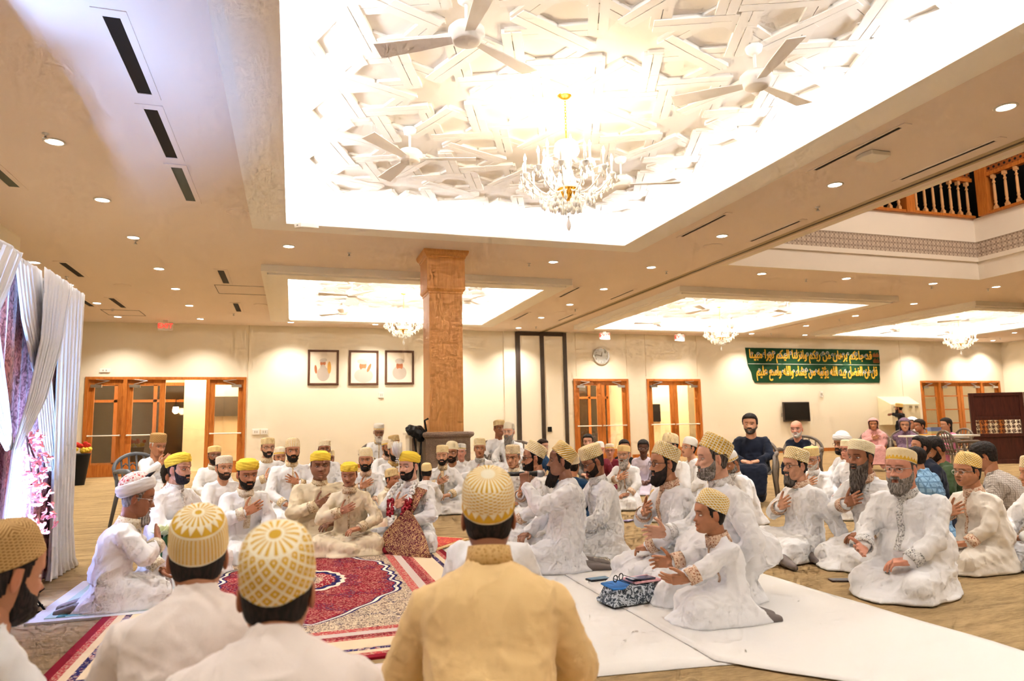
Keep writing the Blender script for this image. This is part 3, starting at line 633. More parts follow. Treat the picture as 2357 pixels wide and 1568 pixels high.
def banner():
    x0, x1, z0, z1 = 14.49, 20.13, 2.35, 3.53; W = x1-x0; H = z1-z0
    e = empty('calligraphy_banner', (x0, BY, z0), 0, 'long dark green banner with golden angular script and silver vines', 'banner')
    P = [(0, H), (W, H), (W, .6*H), (W-.02, .55*H), (W-.02, .45*H), (W-.06, .25*H), (W-.06, .1*H), (W-.1, 0), (.3, 0), (.22, .1*H), (.18, .3*H), (.1, .42*H), (.06, .5*H)]
    M = Matrix.Rotation(PI/2, 4, 'X'); mb = MB(); n = len(P); vs = [(x, -.03, z) for x, z in P]+[(x, -.002, z) for x, z in P]
    mb.add(vs, [tuple(reversed(range(n))), tuple(range(n, 2*n))]+[(i, (i+1) % n, n+(i+1) % n, n+i) for i in range(n)]); mb.build('cloth', plain('dark_green_cloth', rgb(14, 62, 34), .8), e)
    MB().box((0.06, -.034, .535*H), (W, -.03, .545*H)).build('seam', m_wplas, e)
    R = random.Random(3); g = MB(); s = MB()
    for row, (txt, b, xa, xb, hh) in enumerate((('قد جاءكم برهان من ربكم وانزلنا اليكم نورا مبينا', .56*H, .12, W-.36, .40*H), ('قل ان الفضل بيد الله يؤتيه من يشاء والله واسع عليم', .05*H, .36, W-.16, .44*H))):
        o = textmesh(shape_ar(txt), .3, plain('gold_thread', rgb(238, 182, 52), .5, .5), (0, 0, 0), (0, 0, 0), e, 'golden_script', .008, .006)
        me = o.data; P = np.empty(len(me.vertices)*3); me.vertices.foreach_get('co', P); P = P.reshape(-1, 3); lo, hi = P.min(0), P.max(0)
        Q = np.empty_like(P); Q[:, 0] = xa+(P[:, 0]-lo[0])/(hi[0]-lo[0])*(xb-xa); Q[:, 2] = b+(P[:, 1]-lo[1])/(hi[1]-lo[1])*hh; Q[:, 1] = -.042-P[:, 2]
        me.vertices.foreach_set('co', Q.ravel()); me.update()
        x = .25 if row == 0 else .5
        while x < xb-.15:
            r = R.uniform(.05, .08); cz = b+R.uniform(.30, .38); a0 = R.uniform(0, 6)
            s.tube([(x+r*(1-t/1.6)*math.cos(a0+t*6), -.036, cz+r*(1-t/1.6)*math.sin(a0+t*6)) for t in [q/14 for q in range(15)]], .010, 5)
            s.tube([(x-r, -.036, cz), (x-r*1.4, -.036, cz-.07), (x-r*.6, -.036, cz-.11)], .008, 5)
            for q in range(3): a = a0+q*2.1; s.ball((x+.03*math.cos(a), -.036, cz+.03*math.sin(a)), (.02, .006, .013), 6, 4)
            x += R.uniform(.17, .26)
    s.build('silver_vines', plain('silver_thread', rgb(205, 200, 200), .6, .4), e)
    g = MB()
    for zz in (.60*H, .78*H):
        for q in range(7): g.box((W-.3+q*.04, -.045, zz), (W-.3+q*.04+.016, -.031, zz+.11+.03*(q % 3)))
        g.box((W-.3, -.045, zz), (W-.04, -.031, zz+.02))
    g.build('side_cartouche', plain('copper_thread', rgb(170, 92, 44), .6), e)
banner()
# three framed paintings (generic figures)
def painting(x0, x1, z0, z1, kind, lab):
    e = empty('framed_painting', ((x0+x1)/2, BY, (z0+z1)/2), 0, lab, 'painting', 'framed portraits on the back wall'); w = (x1-x0)/2; h = (z1-z0)/2
    mb = MB(); mb.frame((-w, -h), (w, h), .06, -.035, 0); mb.frame((-w+.012, -h+.012), (w-.012, h-.012), .02, -.045, -.03); mb.build('frame', plain('walnut_frame', rgb(96, 62, 44), .45), e)
    MB().box((-w+.055, -.02, -h+.055), (w-.055, -.005, h-.055)).build('canvas', plain('painting_ground', rgb(240, 228, 212)), e)
    sk = plain('painted_skin', rgb(190, 118, 78)); wh = plain('painted_white', rgb(196, 184, 172)); gd = plain('painted_gold', rgb(222, 170, 88)); dk = plain('painted_brown', rgb(120, 70, 50))  # dk: dark brown of the eyes and spectacle rims
    def disc(cx, cz, rx, rz, mat, d, nm, rot=0):
        mb = MB(); n = 24; P = [(cx+rx*math.cos(t)*math.cos(rot)-rz*math.sin(t)*math.sin(rot), cz+rx*math.cos(t)*math.sin(rot)+rz*math.sin(t)*math.cos(rot)) for t in [2*PI*k/n for k in range(n)]]
        mb.add([(x, -.02-d, z) for x, z in P]+[(x, -.019, z) for x, z in P], [tuple(range(n)), tuple(reversed(range(n, 2*n)))]+[(i, (i+1) % n, n+(i+1) % n, n+i) for i in range(n)]); mb.build(nm, mat, e)
    if kind == 0:
        disc(0, -.18, .17, .2, wh, .001, 'painted_robe'); disc(.16, 0, .05, .17, gd, .0015, 'painted_chair'); disc(-.01, .12, .075, .085, sk, .002, 'painted_face'); disc(0, .2, .1, .055, wh, .003, 'painted_cap', .15); disc(-.01, .01, .075, .07, wh, .003, 'painted_beard'); disc(-.2, -.05, .035, .12, sk, .002, 'painted_hand', .1); disc(-.05, .13, .01, .008, dk, .004, 'painted_eye'); disc(0, .13, .01, .008, dk, .004, 'painted_eye')
    elif kind == 1:
        disc(0, -.22, .26, .2, wh, .001, 'painted_robe'); disc(-.02, .06, .1, .13, sk, .002, 'painted_face', -.2); disc(-.03, .17, .15, .07, wh, .003, 'painted_cap', -.1); disc(.0, -.06, .07, .05, wh, .003, 'painted_beard'); disc(.15, .0, .04, .13, sk, .003, 'painted_hand', -.4); disc(.02, .06, .012, .006, dk, .004, 'painted_eye'); disc(-.04, .07, .012, .006, dk, .004, 'painted_eye')
    else:
        disc(0, -.15, .2, .2, wh, .001, 'painted_robe'); disc(0, .05, .095, .13, sk, .002, 'painted_face'); disc(0, .18, .13, .08, plain('painted_pale', rgb(206, 196, 186)), .003, 'painted_cap'); disc(0, -.09, .08, .07, wh, .003, 'painted_beard')
        for s in (-1, 1): disc(s*.04, .07, .03, .03, dk, .004, 'painted_glasses'); disc(s*.04, .07, .023, .023, sk, .005, 'painted_lens')
painting(.36, 1.19, 2.28, 3.26, 0, 'left framed painting of a white-bearded figure raising a hand')
painting(1.46, 2.28, 2.28, 3.26, 1, 'middle framed painting of a bowed figure in white')
painting(2.46, 3.29, 2.3, 3.27, 2, 'right framed painting of a bespectacled face fading to white')
# small plates
for x, z, w, h, lab, c in ((-.93, 1.04, .09, .07, 'left white socket plate between the doors and paintings', 'socket'), (-.72, 1.04, .09, .07, 'right white socket plate between the doors and paintings', 'socket'), (2.36, 2.0, .07, .08, 'small white thermostat under the third painting', 'thermostat'), (17.47, 1.95, .06, .1, 'small white box on the wall below the green banner', 'thermostat'), (-4.56, 2.66, .12, .05, 'small emergency light box above the left doors', 'emergency light')):
    mb = MB(); mb.box((-w, -.03, -h), (w, 0, h)); o = mb.build('wall_plate', m_wplas, loc=(x, BY, z), bevel=.006); tag(o, lab, c)
    MB().box((-w*.4, -.034, -h*.4), (-w*.2, -.03, h*.4)).box((w*.2, -.034, -h*.4), (w*.4, -.03, h*.4)).build('socket_holes', plain('pale_grey', rgb(170, 160, 145)), o)
# electrical cabinet with sloping hood
e = empty('electrical_cabinet', (20.7, BY-.005, .9), 0, 'large cream wall cabinet with sloped top and louvred doors', 'cabinet')
mb = MB(); vs = [(-.8, 0, -.05), (.62, 0, -.05), (.62, 0, .95), (-.8, 0, .95), (-.72, -.5, -.05), (.56, -.5, -.05), (.56, -.5, .66), (-.72, -.5, .66)]
mb.add(vs, [(0, 1, 2, 3), (7, 6, 5, 4), (4, 5, 1, 0), (3, 2, 6, 7), (0, 3, 7, 4), (1, 5, 6, 2)]); mb.build('cabinet_body', plain('cream_enamel', rgb(236, 224, 190), .45), e)
mb = MB(); [mb.box((x, -.512, .52), (x+.14, -.5, .6)) for x in (-.62, -.34, .06, .34)]; mb.build('louvre', plain('louvre_beige', rgb(170, 158, 130)), e); MB().box((-.6, -.515, .18), (-.42, -.5, .27)).build('latch_plate', plain('louvre_beige', rgb(170, 158, 130)), e)  # louvres and latch plate in a duller beige than the cabinet enamel
mb = MB(); mb.box((0,0,0),(0,0,0)); 
tag(MB().box((11.75, 21.32, 1.12), (12.05, 21.4, 1.72)).build('wall_speaker', m_black), 'black box speaker seen through the right double doors', 'speaker')
tag(MB().box((-2.2, 21.08, 1.5), (-1.35, 21.19, 2.05)).build('corridor_screen', plain('grey_panel', rgb(92, 82, 66))), 'dark grey panel on the corridor wall behind the left doors', 'noticeboard')
# corridor lights
for x, en in ((-6, 20), (-2.4, 130), (2, 60), (8.2, 110), (12, 130), (18, 30), (24, 22)):
    l = bpy.data.lights.new('corridor_lamp', 'POINT'); l.energy = en; l.color = (1, .86, .66); l.shadow_soft_size = .25; o = bpy.data.objects.new('corridor_lamp', l); COL.objects.link(o); o.location = (x, 20.9, 3.4)
# sconce glimpsed outside
e = empty('lantern', (-3.35, 22.9, 1.75), 0, 'small glowing lantern seen through the left glass doors', 'lantern'); MB().lathe([(.02, .16), (.09, .1), (.09, .08)], 8).build('lantern_cap', m_black, e); MB().lathe([(.07, .08), (.09, -.05), (.03, -.12)], 8).build('lantern_glass', emat('lantern_glow', (1, .7, .35), 14), e)
MB().tube([(0, 0, .16), (0, 0, .3), (.0, .55, .34)], .012).build('bracket', m_black, e)

for x_, y_ in ((9.5, 4.5), (11.6, 6.5)):  # added fill lights without a fitting, to brighten the atrium upstand
    l = bpy.data.lights.new('gallery_fill', 'POINT'); l.energy = 75; l.color = (1, .88, .78); l.shadow_soft_size = .4; o = bpy.data.objects.new('gallery_fill', l); COL.objects.link(o); o.location = (x_, y_, 7.2)
# ============================================================ PEOPLE
def clothmat(name, c, fine=.25, rough=.85, tex=None, c2=None, tsc=60):
    if name in _mc: return _mc[name]
    M = Mat(name, rough, .15); M.b.inputs['Sheen Weight'].default_value = .1
    n = M.noise(9, 4, None, .6); w = M.noise(260, 2)
    if tex == 'check':
        X, Y, Z = M.xyz('Object'); g = ((X*tsc).frac().lt(.22)).mx((Z*tsc).frac().lt(.22)).mx((Y*tsc).frac().lt(.12)); M.base(M.mix(g*.8, c, c2))
    elif tex == 'brocade':
        v = M.voro(tsc); M.base(M.mix(v.lt(.3), c, c2))
    else: M.base(c)
    M.bump(n*.8+w*.1, fine, .02); _mc[name] = M.m; return M.m
def trimmat(name, c1, c2, sc=85):
    if name in _mc: return _mc[name]
    M = Mat(name, .6, .4); v = M.voro(sc); n = M.noise(sc*1.3, 2); f = (v.lt(.38)*.7+n.gt(.52)*.3)
    M.base(M.mix(f, c1, c2)); M.bump(v, .4, .003); _mc[name] = M.m; return M.m
def skinmat(name, c):
    if name in _mc: return _mc[name]
    M = Mat(name, .5, .35); M.b.inputs['Subsurface Weight'].default_value = .0
    a = M.nt.nodes.new('ShaderNodeAttribute'); a.attribute_name = 'Tint'; n = M.noise(60, 3)
    mx = M.nt.nodes.new('ShaderNodeMix'); mx.data_type = 'RGBA'; mx.blend_type = 'MULTIPLY'; mx.inputs[0].default_value = 1
    M.nt.links.new(M.mix(n, tuple(v*.92 for v in c), tuple(min(1, v*1.08) for v in c)), mx.inputs[6]); M.nt.links.new(a.outputs['Color'], mx.inputs[7]); M.base(mx.outputs[2]); M.bump(M.noise(300, 2), .12, .002)
    _mc[name] = M.m; return M.m
SK = {k: skinmat('skin_'+k, rgb(*v)) for k, v in dict(fair=(222, 170, 142), light=(206, 152, 120), tan=(188, 130, 96), brown=(158, 104, 76), dark=(150, 104, 80), deep=(104, 70, 58), rose=(214, 150, 124)).items()}
def hairmat(name, c1, c2, sc=140):
    if name in _mc: return _mc[name]
    M = Mat(name, .7, .3); v = M.mapped('Object', (1, 1, .18)); n = M.noise(sc, 4, v); M.base(M.mix(n.ss(.4, .62), c1, c2)); M.bump(n, .7, .006); _mc[name] = M.m; return M.m
HR = {'black': hairmat('hair_black', rgb(18, 13, 11), rgb(42, 32, 27)), 'grey': hairmat('hair_grey', rgb(104, 98, 94), rgb(162, 154, 148)), 'white': hairmat('hair_white', rgb(196, 188, 180), rgb(240, 236, 230)),
      'salt': hairmat('hair_salt', rgb(52, 45, 42), rgb(104, 96, 90)), 'brown': hairmat('hair_brown', rgb(34, 22, 16), rgb(66, 44, 32)), 'ltgrey': hairmat('hair_ltgrey', rgb(120, 114, 110), rgb(214, 206, 200))}
m_eye = plain('eye_white', rgb(226, 218, 210), .3, .5); m_iris = plain('eye_iris', rgb(34, 20, 14), .2, .6); m_mouth = plain('mouth_inside', rgb(86, 34, 30), .6)
def smooth01(x): x = np.clip(x, 0, 1); return x*x*(3-2*x)
_Z = np.array([-.122, -.116, -.105, -.09, -.07, -.045, -.02, 0, .03, .06, .085, .103, .114, .119])
_W = np.array([.004, .026, .040, .050, .058, .066, .071, .0735, .076, .074, .064, .046, .024, .002])
_F = np.array([.050, .072, .082, .086, .088, .087, .083, .082, .088, .084, .068, .046, .022, .0])
_B = np.array([-.045, -.028, -.008, .025, .055, .072, .080, .088, .098, .096, .082, .058, .030, .0])
NU, NV = 84, 80
def head_grid(wide=1, nose=1, mouth=0, fat=0, female=0):
    t = np.linspace(0, 1, NV); z = np.interp(t, [0, .06, .94, 1], [-.122, -.116, .114, .119]); z = np.sort(z)
    z[0] = -.122; z[-1] = .119
    u = np.linspace(0, 1, NU, endpoint=False); th = 2*PI*(u+.055*np.sin(4*PI*u)*0) ; th = th+.42*np.cos(th)   # denser in front
    Zg, T = np.meshgrid(z, th, indexing='ij'); W = np.interp(Zg, _Z, _W); F = np.interp(Zg, _Z, _F); B = np.interp(Zg, _Z, _B)
    W = W*(1+fat*.16*np.exp(-((Zg+.06)/.04)**2)) * wide
    c, s = np.cos(T), np.sin(T); x = W*np.sign(c)*np.abs(c)**.86
    y = np.where(s >= 0, F*np.abs(s)**.80, -B*np.abs(s)**.9)
    mid = (F-B)/2
    y = np.where(B < 0, np.where(s >= 0, -B+(F+B)*np.abs(s)**.9, -B), y)
    P = np.stack([x, y, Zg], -1); fr = smooth01((y-.02)/.04); X = x
    def G(cx, cz, sx, sz): return np.exp(-((X-cx)/sx)**2-((Zg-cz)/sz)**2)
    d = np.zeros_like(X)
    nz = np.clip((.012-Zg)/.048, 0, 1); prof = np.where((Zg < .016) & (Zg > -.046), .005+.020*nz**1.3, 0)*smooth01((Zg+.050)/.010)
    d += nose*prof*np.exp(-(X/(.0095+.006*nz))**2); d += .007*nose*(G(.013, -.034, .007, .008)+G(-.013, -.034, .007, .008))
    for sgn in (-1, 1):
        d -= .0125*G(sgn*.032, .001, .018, .013); d += .0045*G(sgn*.03, .021, .02, .006); d += .005*G(sgn*.043, -.028, .02, .018)
    d += .006*G(0, -.060, .021, .0050)+.0075*G(0, -.0735-mouth*.6, .017, .0055) - .004*G(0, -.0665-mouth*.3, .024, .0026+mouth*.5)
    d -= .012*(mouth > 0)*G(0, -.067-mouth*.35, .014, .002+mouth*.55)
    d -= .003*G(0, -.084, .02, .005); d += .007*G(0, -.100, .018, .012); d += .003*G(0, .035, .05, .03)
    P[..., 1] += d*fr
    col = np.ones(P.shape); 
    def tint(m, c): 
        for k in range(3): col[..., k] *= (1-m*(1-c[k]))
    lip = (G(0, -.060, .022, .0045)+G(0, -.0735-mouth*.6, .019, .0055)).clip(0, 1)*fr; tint(lip*.75, (.86, .55, .52))
    if mouth: tint((G(0, -.067-mouth*.35, .014, .002+mouth*.45)*fr).clip(0, 1), (.30, .12, .12))
    else: tint(.6*G(0, -.0665, .024, .0018)*fr, (.5, .3, .3))
    for sgn in (-1, 1):
        br = np.exp(-((Zg-(.0235-.12*np.abs(np.abs(X)-.034)))/(.0042 if not female else .0025))**2)*smooth01((np.abs(X)-.009)/.007)*smooth01((.058-np.abs(X))/.01)*(np.sign(X) == sgn)
        tint((br*fr*.93).clip(0, 1), (.20, .15, .13)); tint(.30*G(sgn*.032, -.012, .018, .007)*fr, (.72, .6, .58))
        tint(.5*G(sgn*.007, -.041, .0045, .003)*fr, (.3, .2, .2))
    return P, col, fr
def grid_faces():
    a = np.arange(NV-1)[:, None]*NU+np.arange(NU)[None]; b = np.arange(NV-1)[:, None]*NU+(np.arange(NU)[None]+1) % NU
    return np.stack([a, a+NU, b+NU, b], -1).reshape(-1, 4)
GF = grid_faces()[:, ::-1]
def mat4(o, x=None, y=None, z=None, s=1):
    """matrix from origin and forward y / up z hints"""
    y = Vector(y).normalized(); z = Vector(z); x = y.cross(z).normalized(); z = x.cross(y).normalized()
    return Matrix(((x.x*s, y.x*s, z.x*s, o[0]), (x.y*s, y.y*s, z.y*s, o[1]), (x.z*s, y.z*s, z.z*s, o[2]), (0, 0, 0, 1)))
def xf(M, P): A = np.array(M); return P@A[:3, :3].T+A[:3, 3]
class Geo:                       # accumulate numpy pieces
    def __init__(s): s.V = []; s.F = []; s.mi = []; s.C = []; s.n = 0
    def add(s, V, F, mi=0, col=None):
        V = np.asarray(V, float).reshape(-1, 3); s.V.append(V); F = np.asarray(F, np.int64)
        if F.shape[1] == 3: F = F[:, [0, 1, 2, 2]]
        s.F.append(F+s.n); s.mi.append(np.full(len(F), mi)); s.C.append(np.ones((len(V), 3)) if col is None else col.reshape(-1, 3)); s.n += len(V)
    def mb(s, mb, mi=0):
        fs = []
        for f in mb.f:
            if len(f) == 4: fs.append(f)
            elif len(f) == 3: fs.append((*f, f[2]))
            else:
                for i in range(1, len(f)-1): fs.append((f[0], f[i], f[i+1], f[i+1]))
        s.add(np.array(mb.v), fs, mi)
    def obj(s, name, mats, parent):
        V = np.vstack(s.V); F = np.vstack(s.F); mi = np.concatenate(s.mi); tri = F[:, 2] == F[:, 3]
        if tri.any():
            me_f = [tuple(f[:3]) if t else tuple(f) for f, t in zip(F.tolist(), tri)]
            return npobj(name, V, me_f, mats, parent, mi, True, np.vstack(s.C))
        return npobj(name, V, F, mats, parent, mi, True, np.vstack(s.C))
_hc = {}
HANDS = {'flat': ((.10, .14, .10), .10), 'relax': ((.35, .40, .30), .06), 'spread': ((.10, .14, .10), .19), 'grip': ((1.15, 1.45, 1.0), .02), 'fist': ((.95, 1.3, .9), .02), 'open': ((.20, .22, .15), .2)}
def hand_geo(kind, vox):
    k = (kind, vox)
    if k in _hc: return _hc[k]
    curl, spr = HANDS[kind]; mb = MB()
    mb.hull([(x, y, z) for x, ys, zz in ((-.01, .026, .017), (.03, .036, .016), (.085, .040, .012)) for y in (-ys, ys) for z in (-zz, zz)]+[(.092, .028, 0), (.092, -.028, 0)])
    mb.caps((-.018, 0, 0), (.01, 0, 0), .027, .027)
    for i, (y, L, r) in enumerate(((.030, .072, .0104), (.010, .080, .0106), (-.011, .074, .0102), (-.030, .058, .0092))):
        a = (1.5-i)*spr*.6; p = Vector((.084-.006*abs(i-1), y, 0)); ang = .08*i if curl[0] > .3 else .02*i; d0 = Vector((math.cos(a), math.sin(a), 0))
        for q, (fr_, rr) in enumerate(((.45, 1), (.30, .92), (.25, .84))):
            ang += curl[q]; d = Vector((d0.x*math.cos(ang), d0.y*math.cos(ang), -math.sin(ang))); e = p+d*L*fr_; mb.caps(p, e, r*rr, r*rr*.94, 8); p = e
    if kind in ('grip', 'fist'): tp = [(.018, .03, -.008), (.05, .052, -.022), (.078, .040, -.040), (.092, .018, -.046)]
    elif kind == 'relax': tp = [(.012, .028, -.004), (.042, .055, -.014), (.072, .062, -.020), (.094, .058, -.022)]
    else: tp = [(.012, .028, -.002), (.038, .062, -.006), (.062, .082, -.008), (.084, .094, -.008)]
    for q in range(3): mb.caps(tp[q], tp[q+1], (.0145, .0118, .0105)[q], (.0122, .0108, .0092)[q], 8)
    V, F = remesh(mb, vox, 2, .45); C = np.ones((len(V), 3)); _hc[k] = (V, F, C); return _hc[k]
def cap_profile(kind):
    # returns list of (radius factor, height) from rim up to the crown centre
    if kind == 'topi': return [(1.0, -.004), (1.015, 0), (1.02, .006), (1.0, .010), (1.0, .03), (1.0, .055), (.995, .070), (.97, .082), (.90, .091), (.75, .096), (.5, .100), (.25, .102), (.1, .103), (.02, .103)]
    if kind == 'flat': return [(1.0, -.004), (1.01, 0), (1.0, .012), (1.0, .04), (.99, .058), (.95, .068), (.86, .075), (.7, .079), (.45, .082), (.2, .083), (.02, .083)]
    if kind == 'dome': return [(1.0, -.004), (1.01, 0), (1.0, .02), (.985, .045), (.95, .066), (.87, .084), (.72, .098), (.5, .106), (.25, .110), (.1, .111), (.02, .111)]
    if kind == 'pagdi': return [(1.0, -.004), (1.05, 0), (1.09, .012), (1.10, .030), (1.09, .050), (1.04, .064), (.95, .068), (.86, .072), (.7, .086), (.4, .092), (.02, .094)]
    if kind == 'turban': return [(1.0, -.006), (1.10, 0), (1.18, .012), (1.20, .032), (1.17, .055), (1.08, .068), (.98, .070), (.90, .066), (.75, .064), (.4, .064), (.02, .064)]
def capmat(name, pat, c1, c2):
    if name in _mc: return _mc[name]
    M = Mat(name, .85, .2); U = M.xyz('UV'); u, v = U[0], U[1]          # u around, v 0 centre .. 1 rim (arc length)
    kn = (u*150*PI).sin()*.5*(v*60*PI).sin()
    side = v.gt(.56)
    if pat == 'dots':        p = ((u*34*PI).sin()*((v*22)*PI).sin()).gt(.12)
    elif pat == 'rows':      p = ((v*26*PI).sin().gt(.1))*((u*60*PI+v*30).sin().gt(-.4))
    elif pat == 'lattice':   p = (((u*26+v*9).frac()-.5).abs().lt(.2)).mx(((u*26-v*9).frac()-.5).abs().lt(.2))
    elif pat == 'slant':     p = ((u*30+v*7).frac()).lt(.45)
    elif pat == 'grid':      p = ((u*28).frac().lt(.3)).mx((v*12).frac().lt(.3))
    elif pat == 'zig':       p = ((((u*24).frac()-.5).abs()*.22+v).ss(.90, .93))*(v.lt(.98)) + v.lt(.9)*((u*70*PI).sin()*(v*44*PI).sin()).gt(.25)
    elif pat == 'band':      p = v.gt(.84)*v.lt(.97)*((u*50*PI).sin().gt(-.5))
    elif pat == 'rays':      # F4: pale disc, rays, scalloped rows
        p = v.lt(.42)*(v.gt(.13)*((u*52*PI).sin().gt(.15))) + v.gt(.42)*v.lt(.80)*((u*40*PI).sin()*(v*34*PI).sin()).gt(.1) + v.gt(.80)*v.lt(.97)*((((u*20).frac()-.5).abs()*.25+v).ss(.9, .93))
    elif pat == 'starband':  # F2
        p = v.lt(.05) + v.gt(.1)*v.lt(.30)*((u*40*PI).sin().gt(.2)) + v.gt(.30)*v.lt(.48)*((((u*16).frac()-.5).abs()*.3+v).ss(.44, .47)) + v.gt(.52)*v.lt(.96)*(1-((u*48*PI).sin()*(v*40*PI).sin()).abs().gt(.42))
    elif pat == 'disclattice':  # F3
        la = (((u*17+v*5).frac()-.5).abs().gt(.13))*(((u*17-v*5).frac()-.5).abs().gt(.13)); dot = (((u*17+v*5).frac()-.5).abs().gt(.40))*(((u*17-v*5).frac()-.5).abs().gt(.40))
        p = v.lt(.075) + v.gt(.12)*v.lt(.32)*((u*34*PI).sin().gt(.3)) + v.gt(.36)*v.lt(.97)*(la-dot).mx(0)
    elif pat == 'knit':      # F1
        p = v.gt(.5)*((u*60*PI).sin()*(v*40*PI).sin()).gt(.35) + v.lt(.5)*(((((u*9).frac()-.5).abs()*.35+v)*14).frac().lt(.4))
    elif pat == 'redtop':    p = v.lt(.62)*M.voro(95).lt(.33)
    elif pat == 'silk':      p = ((v*9+u*3).frac()-.5).abs()*.25
    else: p = v*0
    M.base(M.mix(p.mn(1), c1, c2)); M.bump(kn if pat not in ('silk', 'none') else M.noise(7, 3, M.mapped('UV', (2, 22, 1))), .35, .004); _mc[name] = M.m; return M.m
def make_cap(kind, mat, M, parent, s=1):
    pr = cap_profile(kind); n = 56; R = []; H = []
    for a, b in zip(pr[:-1], pr[1:]):
        for q in range(3): t = q/3; R.append(a[0]+(b[0]-a[0])*t); H.append(a[1]+(b[1]-a[1])*t)
    R.append(pr[-1][0]); H.append(pr[-1][1]); R = np.array(R); H = np.array(H)
    L = np.concatenate(([0], np.cumsum(np.hypot(np.diff(R)*.09, np.diff(H))))); vv = 1-L/L[-1]
    th = np.linspace(0, 2*PI, n+1); c, s_ = np.cos(th), np.sin(th)
    X = R[:, None]*(.0815*np.sign(c)*np.abs(c)**.93)[None]; Y = R[:, None]*(np.where(s_ > 0, .094, .100)*np.sign(s_)*np.abs(s_)**.93)[None]; Z = np.repeat(H[:, None], n+1, 1)
    if kind in ('pagdi', 'turban'):   # wound cloth
        k = np.where((R > .9)[:, None], .0035*np.sin(6*th[None]+H[:, None]*260)+.002*np.sin(H[:, None]*620+2*th[None]), 0); X = X*(1+k*5); Y = Y*(1+k*5)
    P = np.stack([X, Y, Z], -1).reshape(-1, 3)*s; UVs = np.stack([np.repeat((th/(2*PI))[None], len(R), 0), np.repeat(vv[:, None], n+1, 1)], -1).reshape(-1, 2)
    a = (np.arange(len(R)-1)[:, None]*(n+1)+np.arange(n)[None]); F = np.stack([a, a+1, a+n+2, a+n+1], -1).reshape(-1, 4)
    # inner shell so that the cap has thickness
    P2 = P.copy(); P2[:, :2] *= .95; P2[:, 2] -= .004*s; off = len(P); F2 = F[:, ::-1]+off
    b = np.arange(n); F3 = np.stack([b+1, b, b+off, b+1+off], -1)
    return npobj('turban' if kind in ('turban', 'pagdi') else 'cap', xf(M, np.vstack([P, P2])), np.vstack([F, F2, F3]), mat, parent, None, True, None, np.vstack([UVs, UVs]))
def ring(mb, M, prof, n=28, sx=1, sy=1):    # prof [(r,z)] closed loop section swept about z
    m = len(prof); vs = []; fs = []
    for i in range(n):
        a = 2*PI*i/n
        for r, z in prof: vs.append(M@Vector((r*math.cos(a)*sx, r*math.sin(a)*sy, z)))
    for i in range(n):
        j = (i+1) % n
        for k in range(m): l = (k+1) % m; fs.append((i*m+k, j*m+k, j*m+l, i*m+l))
    mb.add(vs, fs); return mb
def ik(S, W, a, b, hint):
    d = (W-S); L = min(d.length, (a+b)*.995); dn = d.normalized(); h = Vector(hint); h = (h-dn*h.dot(dn)).normalized()
    x = (a*a-b*b+L*L)/(2*L); y = math.sqrt(max(a*a-x*x, 0)); return S+dn*x+h*y
CAPC = dict(cream=rgb(252, 242, 214), gold=rgb(226, 180, 62), white=rgb(244, 240, 232), deep=rgb(196, 146, 28), yellow=rgb(255, 222, 78), tan=rgb(206, 168, 110), brown=rgb(140, 100, 52), pale=rgb(244, 224, 172), red=rgb(196, 44, 40))
def folds(V, N, amp, seed, sc=1.0, mask=None, base=None):
    """cloth folds: stretched, warped noise pushed along the normals"""
    w = vnoise(V*6*sc+seed, seed)[:, None]*.05
    P = V+w; a = vnoise(np.stack([P[:, 0]*15, P[:, 1]*15, P[:, 2]*5], 1)*sc+seed*3.1, seed+1); b = vnoise(np.stack([(P[:, 0]+P[:, 2])*22, (P[:, 1]-P[:, 2])*16, P[:, 2]*9], 1)*sc, seed+2)
    c = vnoise(P*30*sc, seed+5)
    h = (1-np.abs(a))**4*1.15-.40+(1-np.abs(b))**5*.75+c*.10
    m = 1 if mask is None else mask[:, None]
    return V+N*(h[:, None]*amp)*m
PEOPLE = {}
